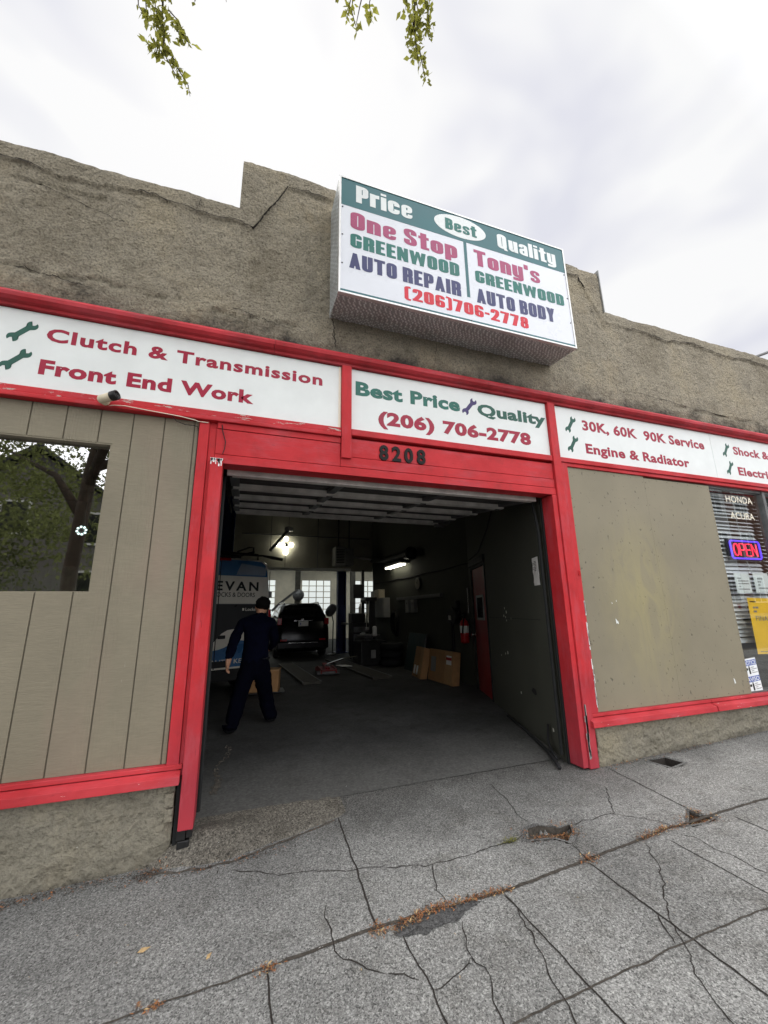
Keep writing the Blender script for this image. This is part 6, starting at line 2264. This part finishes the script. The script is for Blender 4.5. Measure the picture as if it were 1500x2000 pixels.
    B().tube([(.9, 14.6, F(1)+.06), (2.2, 14.6, F(2)+.06)], .05, 4).tube([(.9, 14.2, F(1)+.06), (2.2, 15.0, F(2)+.06)], .04, 4).build('base_leg', 'steel_dark', t)
    B().tube([(1.6, 14.6, F(1)+.1), (1.6, 14.6, .35)], .06, 4).build('mast', 'steel_dark', t)
    B().tube([(1.35, 14.6, .10), (1.6, 14.6, .35), (2.35, 14.6, .95)], .06, 4).build('jib', 'steel_dark', t)
    # tyre changer and its clutter in front of the corner
    x, y = 3.45, 7.9
    t = thing('tyre_changer', 'dark tyre changing machine with bright column parts by the bay wall', 'tyre changer', (x, y, F(x)))
    z = F(x)
    B().box(x-.36, x+.36, y-.40, y+.40, z+.002, z+.62, .03).build('cabinet', 'black_metal', t)
    B().lathe([(.10, .62), (.12, .70), (.30, .72), (.31, .76), (.08, .78)], (x-.05, y-.05, z), (0, 0, 1), 22).build('turntable', 'steel_dark', t)
    b = B()
    for k in range(4):
        a = k*math.pi/2+.4
        b.obox((x-.05+.22*math.cos(a), y-.05+.22*math.sin(a), z+.79), (.12, .05, .05), (0, 0, a), .008)
    b.build('jaw', 'alu', t)
    B().box(x+.10, x+.26, y+.30, y+.46, z+.62, z+1.75, .01).build('column', 'black_metal', t)
    B().box(x-.12, x+.22, y+.0, y+.42, z+1.66, z+1.76, .01).build('swing_arm', 'black_metal', t)
    B().tube([(x-.06, y+.05, z+1.72), (x-.06, y+.05, z+.95)], .024, 10).build('tool_shaft', 'chrome', t)
    B().obox((x-.06, y+.04, z+.92), (.10, .06, .08), (0, 0, .3), .012).build('tool_head', 'alu', t)
    B().lathe([(.05, 0), (.06, .02), (.055, .22), (.03, .25)], (x+.0, y-.43, z+.75), (0, 0, 1), 12).build('air_filter', 'label', t)
    B().box(x-.10, x+.02, y-.46, y-.41, z+.20, z+.40, .006).build('control_plate', 'grey_box', t)
    # cabinet and tool chest before the right back window
    x, y = 3.55, 9.2
    t = thing('tool_trolley', 'dark tool trolley piled high beside the tyre changer', 'trolley', (x, y, F(x)))
    z = F(x)
    B().box(x-.30, x+.28, y-.25, y+.25, z+.12, z+1.05, .015).build('chest', 'black_metal', t)
    for k in range(4):
        B().box(x-.27, x+.25, y-.262, y-.248, z+.18+.20*k, z+.34+.20*k, .004).build('drawer', 'steel_dark', t)
    B().box(x-.32, x+.10, y-.2, y+.2, z+1.052, z+1.33, .02).build('stacked_case', 'black_metal', t)
    for dx in (-.24, .22):
        for dy in (-.18, .18):
            B().lathe([(.055, -.02), (.06, 0), (.055, .02)], (x+dx, y+dy, z+.062), (1, 0, 0), 12).build('caster', 'black_rubber', t)
    t = thing('monitor_stand', 'dark flat screen and lamp on a pole before the bright right window', 'stand', (3.75, 9.55, F(3.7)))
    B().box(3.70, 3.78, 9.5, 9.58, F(3.7)+.03, 1.3, .008).build('pole', 'black_metal', t)
    B().lathe([(.22, 0), (.24, .015), (.05, .03)], (3.74, 9.54, F(3.7)+.002), (0, 0, 1), 14).build('foot', 'black_metal', t)
    B().box(3.40, 3.74, 9.42, 9.48, .42, .85, .015).build('screen', 'black_metal', t)
    B().lathe([(.05, 0), (.17, .03), (.19, .09), (.12, .15), (.03, .18)], (3.78, 9.35, .24), (.2, -.1, 1), 16).build('lamp_shade', 'steel_dark', t, True)
    b = B().tube([(2.0, 9.4, F(2)+.01)], .01) if False else None
    B().tube([(4.05, 6.72, F(4)+.01), (4.17, 6.95, -.55)], .012, 8).build('leaning_rod', 'chrome', None, label='thin bright rod leaning on the bay wall by the teal board', cat='rod')
    t = thing('hanging_hose', 'black coiled hose hung on the wall between drawers and teal board', 'hose', (4.15, 7.7, -.7))
    for k in range(4):
        B().tube([(4.10+.024*k, 7.75+(.24-.02*k)*math.cos(a), -.30+(.30+.02*k)*math.sin(a)) for a in np.linspace(0, 2*math.pi, 25)[:-1]], .014, 6, closed=True).build('coil', 'black_rubber', t, True)
    B().box(4.08, 4.203, 7.70, 7.80, -.04, .02, .006).build('hook', 'black_metal', t)
    for i, (px, py, hh, lab) in enumerate(((3.52, 9.1, .26, 'pale plastic bottle standing on the black case of the trolley'), (3.70, 9.22, .20, 'short pale bottle standing low on the trolley chest'))):
        zz = F(3.55)+(1.332 if i == 0 else 1.052)
        t = thing('oil_bottle', lab, 'bottle', (px, py, zz))
        B().lathe([(.04, 0), (.045, .01), (.045, hh*.65), (.018, hh*.82), (.018, hh*.92)], (px, py, zz), (0, 0, 1), 14).build('shell', 'label', t, True)
        B().lathe([(.022, hh*.92), (.022, hh)], (px, py, zz), (0, 0, 1), 12).build('cap', 'ext_red', t)
    for k in range(3):
        o = thing('stacked_tyre', ('bottom', 'middle', 'top')[k]+' tyre of the dark stack between tyre changer and wall', 'tyre', (4.0, 8.05, F(4)+.19*k+.001), 'tyres stacked by the bay wall')
        B().lathe([(.19, .0), (.26, .005), (.295, .04), (.305, .09), (.295, .145), (.26, .18), (.19, .185), (.185, .09)], (3.86+.01*k, 7.35, F(4)+.19*k+.003), (0, 0, 1), 26).build('tread', 'black_rubber', o, True)
        B().lathe([(.15, .05), (.183, .055), (.183, .13), (.15, .135)], (3.86+.01*k, 7.35, F(4)+.19*k+.003), (0, 0, 1), 20).build('rim', 'steel_dark', o, True)
    # folding stool silhouetted in the light at the back
    t = thing('work_stool', 'thin legged stool standing in the light beyond the trolley', 'stool', (4.6, 12.5, F(4.6)))
    z = F(4.6)
    B().box(4.45, 4.75, 12.35, 12.65, z+.62, z+.66, .01).build('seat', 'steel_dark', t)
    for dx, dy in ((-.13, -.13), (.13, -.13), (-.13, .13), (.13, .13)):
        B().tube([(4.6+dx, 12.5+dy, z+.62), (4.6+dx*1.6, 12.5+dy*1.6, z+.005)], .014, 6).build('leg', 'steel_dark', t)
    # floor jack and ramps
    x, y = 2.05, 6.9
    z = F(x)
    t = thing('floor_jack', 'low red trolley jack with a bright handle on the bay floor', 'jack', (x, y, z))
    for s in (-1, 1):
        B().prism([(y-.42, z+.045), (y+.36, z+.045), (y+.36, z+.10), (y+.05, z+.17), (y-.42, z+.13)], 'x', x+s*.17-.012, x+s*.17+.012, .003).build('side_frame', 'jack_red', t)
    B().box(x-.16, x+.16, y-.40, y+.32, z+.09, z+.115, .004).build('deck_plate', 'jack_red', t)
    B().tube([(x-.26, y-.30, z+.045), (x+.26, y-.30, z+.045)], .045, 12).build('front_wheel', 'steel_dark', t)
    for s in (-1, 1):
        B().lathe([(.04, -.02), (.05, 0), (.04, .02)], (x+s*.16, y+.33, z+.052), (1, 0, 0), 12).build('caster', 'steel_dark', t)
    B().obox((x, y-.05, z+.16), (.10, .42, .06), (R(9), 0, 0), .01).build('lift_arm', 'jack_red', t)
    B().lathe([(.05, 0), (.06, .01), (.06, .03)], (x, y-.25, z+.19), (0, 0, 1), 14).build('saddle', 'steel_dark', t)
    B().tube([(x+.02, y+.30, z+.14), (x+.42, y+.0, z+.30), (x+.72, y-.20, z+.36)], .016, 8).build('handle', 'chrome', t)
    def ramp_(label, pts):
        # flat steel-bound plank on the floor: centre line and width
        (xa, ya), (xb, yb), w = pts
        t = thing('floor_plank', label, 'plank', ((xa+xb)/2, (ya+yb)/2, F(xa)), 'planks laid on the bay floor')
        d = Vector((xb-xa, yb-ya, 0)).normalized(); n = Vector((-d.y, d.x, 0))*w/2
        b = B()
        z0, z1 = F(xa)+.003, F(xa)+.05
        q = [Vector((xa, ya, 0))+n, Vector((xb, yb, 0))+n, Vector((xb, yb, 0))-n, Vector((xa, ya, 0))-n]
        vs = [b.bm.verts.new((p.x, p.y, z0)) for p in q]+[b.bm.verts.new((p.x, p.y, z1)) for p in q]
        for f in ((0, 3, 2, 1), (4, 5, 6, 7), (0, 1, 5, 4), (1, 2, 6, 5), (2, 3, 7, 6), (3, 0, 4, 7)):
            b.bm.faces.new([vs[i] for i in f])
        b.build('plank', 'wood', t)
        b = B().tube([q[0]+Vector((0, 0, z1)), q[1]+Vector((0, 0, z1))], .012, 5).tube([q[3]+Vector((0, 0, z1)), q[2]+Vector((0, 0, z1))], .012, 5)
        b.build('edge_angle', 'steel_dark', t)
    ramp_('grey plank track on the floor left of the red jack', ((1.50, 5.5), (1.35, 8.9), .36))
    ramp_('grey plank track on the floor right of the red jack', ((2.95, 5.4), (2.75, 9.4), .42))
    B().obox((2.62, 7.4, F(2.6)+.075), (.34, .25, .012), (.05, .08, .5), .003).build('floor_paper', 'label', None, label='crumpled pale paper lying by the red jack', cat='paper')
    # carton under the tailgate side, behind the walking man
    z = F(.4)+.30
    t = thing('cardboard_box', 'brown printed carton on a low stand seen between the walking legs', 'box', (.45, 5.0, F(.4)))
    Mx = Matrix.Translation((.45, 4.95, F(.4)+.055)) @ Matrix.Rotation(R(-12), 4, 'Z')
    b = B().box(-.36, .36, -.15, .15, 0, .36, .006); b.xf(Mx); b.build('shell', 'card', t)
    b = B().box(-.365, .37, -.155, .155, .345, .37, .004); b.xf(Mx); b.build('lid_flap', 'card2', t)
    b = B()
    for k in range(5):
        b.box(-.25+.1*k, -.19+.1*k, -.1525, -.149, .17, .23, .004)
    b.xf(Mx); b.build('print', 'v_black', t)
    t = thing('creeper_board', 'low dark wheeled board under the printed carton', 'board', (.45, 4.9, F(.4)))
    b = B().box(-.45, .45, -.22, .22, .036, .052, .006); b.xf(Matrix.Translation((.45, 4.95, F(.4)))); b.build('deck', 'black_metal', t)
    for dx in (-.38, .38):
        for dy in (-.17, .17):
            B().lathe([(.012, -.008), (.018, 0), (.012, .008)], (.45+dx, 4.95+dy, F(.4)+.0185), (1, 0, 0), 10).build('caster', 'chrome', t)
    # crumbled white grit line on the floor near the left post
    V = []; Fc = []
    r = random.Random(12)
    for i in range(190):
        u = r.random()
        u = u if r.random() < .5 else .75+.25*u
        px = .005-.115*u+.03*math.sin(u*9)+r.gauss(0, .012)
        py = 2.0-1.25*u+r.gauss(0, .02)
        s = .004+.010*r.random()**2
        z = F(px)+.003
        k = len(V)
        V += [(px-s, py-s*.6, z), (px+s, py-s, z), (px+s*.8, py+s, z), (px-s, py+s*.7, z), (px, py, z+s)]
        Fc += [(k, k+1, k+4), (k+1, k+2, k+4), (k+2, k+3, k+4), (k+3, k, k+4)]
    me = bpy.data.meshes.new('floor_grit')
    me.from_pydata(V, [], Fc)
    link('floor_grit', me, 'dirt2', label='broken line of pale grit on the dark garage floor', cat='grit', kind='stuff')
    # LED cluster lamp inside the left shop window
    t = thing('cluster_lamp', 'bright petal shaped lamp glowing behind the left shop window', 'lamp', (-1.35, 1.05, .60))
    cx, cy, cz = -1.335, 1.0, .735
    B().lathe([(.016, 0), (.022, .01), (.014, .02)], (cx, cy+.02, cz), (0, -1, 0), 16).build('hub', 'steel_dark', t)
    for k in range(8):
        a = k*math.pi/4+.2
        B().blob((cx+.034*math.cos(a), cy, cz+.034*math.sin(a)), (.010, .009, .010), 2).build('petal', 'led_win', t, True)
    B().tube([(cx, cy+.04, cz), (cx, cy+.06, 3.19)], .012, 6).build('stem', 'steel_dark', t)

build_van()
build_suv()
build_person()
build_bay_things()

# ------------------------------------------------------------------ the street behind: trees, hedge, houses
def leaf_mesh(centres, size, seed, droop=.5):
    """many bent leaf faces; centres: (n,3)"""
    r = np.random.default_rng(seed)
    n = len(centres)
    L = size*(.6+.8*r.random(n))
    a = r.random(n)*2*np.pi
    t = (r.random(n)-.5)*2.2-droop
    d = np.stack([np.cos(a)*np.cos(t), np.sin(a)*np.cos(t), np.sin(t)], -1)
    q = r.normal(size=(n, 3))
    w = np.cross(d, q)
    w /= np.linalg.norm(w, axis=1)[:, None]+1e-9
    nz = np.cross(d, w)
    W = (L*(.24+.12*r.random(n)))[:, None]
    L = L[:, None]
    base = centres
    V = np.stack([base, base+d*L*.38+w*W+nz*L*.05, base+d*L, base+d*L*.42-w*W+nz*L*.05], 1).reshape(-1, 3)
    i = np.arange(n)[:, None]*4
    F = np.concatenate([i+np.array([[0, 1, 2]]), i+np.array([[0, 2, 3]])], 0)
    me = bpy.data.meshes.new('leaves')
    me.from_pydata(V.tolist(), [], F.tolist())
    return me

def clumps(cen, rad, n_cl, per, spread, seed, keep=None):
    r = np.random.default_rng(seed)
    P = []
    for i in range(n_cl):
        u = r.normal(size=3); u /= np.linalg.norm(u)
        k = r.random()**.45
        c = np.array(cen)+u*np.array(rad)*k
        m = int(per*(.5+r.random()))
        p = c+r.normal(size=(m, 3))*np.array([spread, spread, spread*.7])*(.6+.8*r.random())
        P.append(p)
    P = np.concatenate(P)
    if keep is not None:
        P = P[keep(P)]
    return P

TW=[ ((-0.968, -0.757, 4.433),(-0.917, -0.728, 4.251),0.030,9),((-0.913, -0.766, 4.396),(-0.874, -0.724, 4.178),0.035,14),((-0.861, -0.803, 4.467),(-0.797, -0.741, 4.14),0.075,60),((-0.807, -0.775, 4.285),(-0.764, -0.705, 3.951),0.085,70),((-0.836, -0.714, 4.087),(-0.815, -0.693, 3.978),0.050,26),((-0.743, -0.797, 4.284),(-0.635, -0.798, 4.138),0.035,16),((-0.681, -0.782, 4.138),(-0.575, -0.79, 4.024),0.035,20),((-0.732, -0.727, 3.994),(-0.638, -0.723, 3.848),0.035,14),((-0.665, -0.722, 3.885),(-0.559, -0.705, 3.673),0.030,16),((-0.77, -0.825, 4.43),(-0.747, -0.81, 4.339),0.040,10),((-0.563, -0.897, 4.426),(-0.571, -0.873, 4.343),0.020,4),((-0.351, -0.971, 4.423),(-0.352, -0.948, 4.336),0.012,3),((0.393, -1.23, 4.411),(0.398, -1.21, 4.327),0.020,3),((0.484, -1.261, 4.409),(0.487, -1.211, 4.21),0.035,12),((0.515, -1.263, 4.372),(0.563, -1.213, 4.114),0.028,11),((0.65, -1.319, 4.406),(0.65, -1.264, 4.193),0.040,18),((0.868, -1.395, 4.403),(0.885, -1.363, 4.258),0.040,12),((0.929, -1.425, 4.438),(0.965, -1.354, 4.111),0.085,60),((0.939, -1.364, 4.184),(0.968, -1.301, 3.901),0.075,55),((0.995, -1.439, 4.401),(1.061, -1.371, 4.045),0.060,34),((0.993, -1.336, 4.002),(1.058, -1.295, 3.755),0.040,26),((0.98, -1.438, 4.419),(1.052, -1.431, 4.291),0.050,20) ]


def build_trees():
    gz = base_z(-2.4, -4.1)
    t = thing('street_tree', 'street tree whose drooping leafy twigs hang into the top of the view', 'tree', (-2.4, -4.1, gz))
    tr = B().tube([(-2.4, -4.1, gz-.05), (-2.38, -4.1, gz+.3), (-2.42, -4.08, .6), (-2.35, -4.05, 2.2), (-2.2, -4.0, 3.6), (-2.0, -3.9, 5.6)], [.20, .12, .10, .095, .08, .03], 12)
    tr.build('trunk', 'bark', t, True)
    limbs = [[(-2.37, -4.05, 1.5), (-3.0, -4.6, 2.3), (-4.2, -5.4, 3.0)], [(-2.36, -4.05, 2.0), (-1.7, -3.2, 3.6), (-1.1, -1.9, 4.9), (-.85, -1.2, 5.1), (-.84, -.85, 4.7)],
             [(-2.3, -4.02, 2.6), (-1.0, -3.6, 4.2), (.3, -2.5, 5.2), (.85, -1.8, 5.2), (.95, -1.45, 4.7)], [(-2.2, -4.0, 3.2), (-3.2, -3.4, 4.6), (-4.2, -2.9, 5.3)],
             [(-2.3, -4.0, 2.3), (-1.4, -5.4, 3.4), (-.6, -6.6, 4.2)], [(-2.15, -3.95, 3.9), (-2.9, -5.2, 5.2)], [(.3, -2.5, 5.2), (.55, -1.8, 5.1), (.62, -1.35, 4.6)]]
    for l in limbs:
        n = len(l)
        B().tube(l, [.075*(1-.85*i/(n-1))+.005 for i in range(n)], 8).build('limb', 'bark', t, True)
    keep = lambda P: (P[:, 1] < -3.35+.36*np.maximum(P[:, 2], 0)) & (P[:, 2] > 1.2)
    P = clumps((-1.9, -4.3, 4.6), (3.6, 3.2, 2.6), 210, 85, .34, 5, keep)
    P2 = clumps((-3.6, -5.4, 2.4), (1.8, 1.4, 1.6), 60, 80, .28, 8, lambda P: (P[:, 1] < -3.6) & (P[:, 0] < -1.6))
    # sprays along the two overhanging limbs
    top = np.array((-0.2952, -0.8678, 0.3996))
    rl = np.random.default_rng(66)
    Q = []
    for l in (limbs[1], limbs[2], limbs[6]):
        for a, b in zip(l[1:], l[2:]):
            for k in range(9):
                c = np.array(a)+(np.array(b)-np.array(a))*rl.random()+rl.normal(size=3)*.16
                Q.append(c+rl.normal(size=(46, 3))*.13)
    Q = np.concatenate(Q)
    Q = Q[((Q-np.array([0, -3.2309, 0])) @ top) > .06]
    link('crown', leaf_mesh(np.concatenate([P, P2]), .075, 3), 'leaf_far', t)
    link('spray', leaf_mesh(Q, .055, 13, .5), 'leaf_near', t)
    r = np.random.default_rng(9)
    C = []
    tw = B()
    for a, b, rad, n in TW:
        a, b = np.array(a), np.array(b)
        mid = (a+b)/2+r.normal(size=3)*.015
        tw.tube([tuple(a), tuple(mid), tuple(b)], [.005, .0035, .0015], 5)
        for i in range(int(n*1.45)):
            u = r.random()
            c = a+(b-a)*u+r.normal(size=3)*rad*(.55-.25*u)*np.array([1, .9, .8])
            C.append(c)
    tw.tube([(-.84, -.85, 4.7), (-.80, -.78, 4.45), (-.79, -.74, 4.2), (-.74, -.71, 3.95), (-.62, -.70, 3.75)], [.009, .008, .006, .004, .002], 6)
    tw.tube([(.95, -1.45, 4.7), (.94, -1.42, 4.4), (.95, -1.36, 4.1), (1.0, -1.31, 3.85)], [.009, .007, .005, .002], 6)
    tw.tube([(.62, -1.35, 4.6), (.57, -1.26, 4.3), (.55, -1.22, 4.15)], [.006, .004, .002], 6)
    tw.build('twig', 'bark', t)
    link('hanging_leaves', leaf_mesh(np.array(C), .047, 4, .7), 'leaf_near', t)
    # trees and hedge over the road, mirrored in the shop window
    def far_tree(x, y, h, seed, label):
        gz = base_z(x, -4.6)-.05
        t = thing('roadside_tree', label, 'tree', (x, y, gz))
        B().tube([(x, y, gz), (x+.05, y, gz+h*.3), (x-.05, y+.1, gz+h*.75)], [.24, .17, .05], 10).build('trunk', 'bark', t, True)
        P = clumps((x, y, gz+h*.58), (h*.36, h*.30, h*.40), 90, 70, .42, seed)
        link('crown', leaf_mesh(P, .17, seed+1), 'leaf_far', t)
    far_tree(-8.8, -14.6, 8.0, 21, 'bushy tree across the road, seen only in the shop window')
    far_tree(-14.5, -14.4, 7.0, 31, 'smaller tree across the road at the left end of the hedge')
    t = thing('hedge', 'dense green hedge along the far sidewalk', 'hedge', (-8.5, -16.9, base_z(-8, -4.6)-.05))
    P = []
    rr = np.random.default_rng(40)
    for i in range(170):
        c = np.array([-16+14*rr.random(), -16.9+.5*(rr.random()-.5), base_z(-8, -4.6)+.2+2.3*rr.random()])
        P.append(c+rr.normal(size=(45, 3))*.24)
    link('foliage', leaf_mesh(np.concatenate(P), .13, 41), 'hedge', t)
    # house with a dark gable
    g = base_z(-9, -4.6)-.1
    t = thing('gabled_house', 'grey clapboard house with dark gable across the road', 'house', (-9, -22, g))
    b = B().prism([(-14, g), (-4.6, g), (-4.6, g+6.2), (-9.3, g+9.6), (-14, g+6.2)], 'y', -26, -19.5)
    b.build('wall', 'house_wall', t)
    b = B().prism([(-14.5, g+5.9), (-9.3, g+9.75), (-4.1, g+5.9), (-4.1, g+6.1), (-9.3, g+10.0), (-14.5, g+6.1)], 'y', -26.4, -19.1)
    b.build('roof', 'house_roof', t)
    for x, z in ((-9.9, 6.4), (-12.2, 3.2), (-6.6, 3.2), (-7.0, 6.0)):
        w = B().box(x-.6, x+.6, -19.5, -19.42, g+z-.8, g+z-.7).box(x-.6, x+.6, -19.5, -19.42, g+z+.7, g+z+.8).box(x-.6, x-.5, -19.5, -19.42, g+z-.7, g+z+.7).box(x+.5, x+.6, -19.5, -19.42, g+z-.7, g+z+.7).build('window', 'trim_white', t)
        B().box(x-.5, x+.5, -19.49, -19.45, g+z-.7, g+z+.7).build('pane', 'car_glass', w)
    # pale and brick block mirrored in the right window
    g = base_z(32, -4.6)-.1
    t = thing('corner_block', 'pale and brick two storey block far along the road', 'building', (33, -22, g))
    B().box(18, 35, -26, -17, g, g+11).build('wall', 'pale_wall', t)
    B().box(35.002, 38, -26, -16.9, g, g+11.5).build('brick_bay', 'brick', t)
    B().box(38.004, 54, -26, -17, g, g+11).build('brick_wing', 'brick', t)
    for x in (20, 23.5, 27, 30.5, 33.8, 36.5, 40, 43.5, 47):
        for z in (1.9, 5.2, 8.4):
            y = -16.9 if 35 < x < 38 else -17
            w = B().box(x-.75, x+.75, y, y+.08, g+z-1.0, g+z-.9).box(x-.75, x+.75, y, y+.08, g+z+.9, g+z+1.0).box(x-.75, x-.65, y, y+.08, g+z-.9, g+z+.9).box(x+.65, x+.75, y, y+.08, g+z-.9, g+z+.9).box(x-.03, x+.03, y, y+.07, g+z-.9, g+z+.9).build('window', 'trim_white', t)
            B().box(x-.65, x+.65, y+.004, y+.04, g+z-.9, g+z+.9).build('pane', 'car_glass', w)
    # utility pole with wires
    g = base_z(7, -4.6)-.05
    t = thing('utility_pole', 'wooden utility pole with crossarm across the road', 'pole', (9, -14.2, g))
    B().tube([(9, -14.2, g), (9, -14.2, g+9.5)], [.16, .11], 12).build('mast', 'pole_wood', t)
    B().box(7.9, 10.1, -14.26, -14.14, g+8.6, g+8.75).build('crossarm', 'pole_wood', t)
    for x in (8.0, 8.7, 9.3, 10.0):
        B().tube([(x-40, -14.2, g+7.6), (x-20, -14.2, g+8.1), (x, -14.2, g+8.78), (x+20, -14.2, g+8.7), (x+40, -14.2, g+9.4)], .012, 5).build('wire', 'black_metal', t)
    # a pale car parked over the road
    src = bpy.data.objects['parked_suv']
    c = copy_tree(src)
    c.location = (19.5, -9.0, base_z(19.5, -4.6)-.155)
    c.rotation_euler = (0, 0, R(90))
    c['label'] = 'pale car parked across the road, mirrored in the right window'
    c.name = 'parked_car'
    c['category'] = 'car'
    for ch in c.children:
        if ch.name.split('.')[0] in ('body', 'cabin', 'bumper', 'wing_mirror'):
            ch.material_slots[0].link = 'OBJECT'
            ch.material_slots[0].material = M['van_white']

build_trees()

# ------------------------------------------------------------------ lift everything to its final height
for o in list(COL.objects):
    if o.parent is None and o.type in ('MESH', 'EMPTY'):
        o.location.z += ZUP
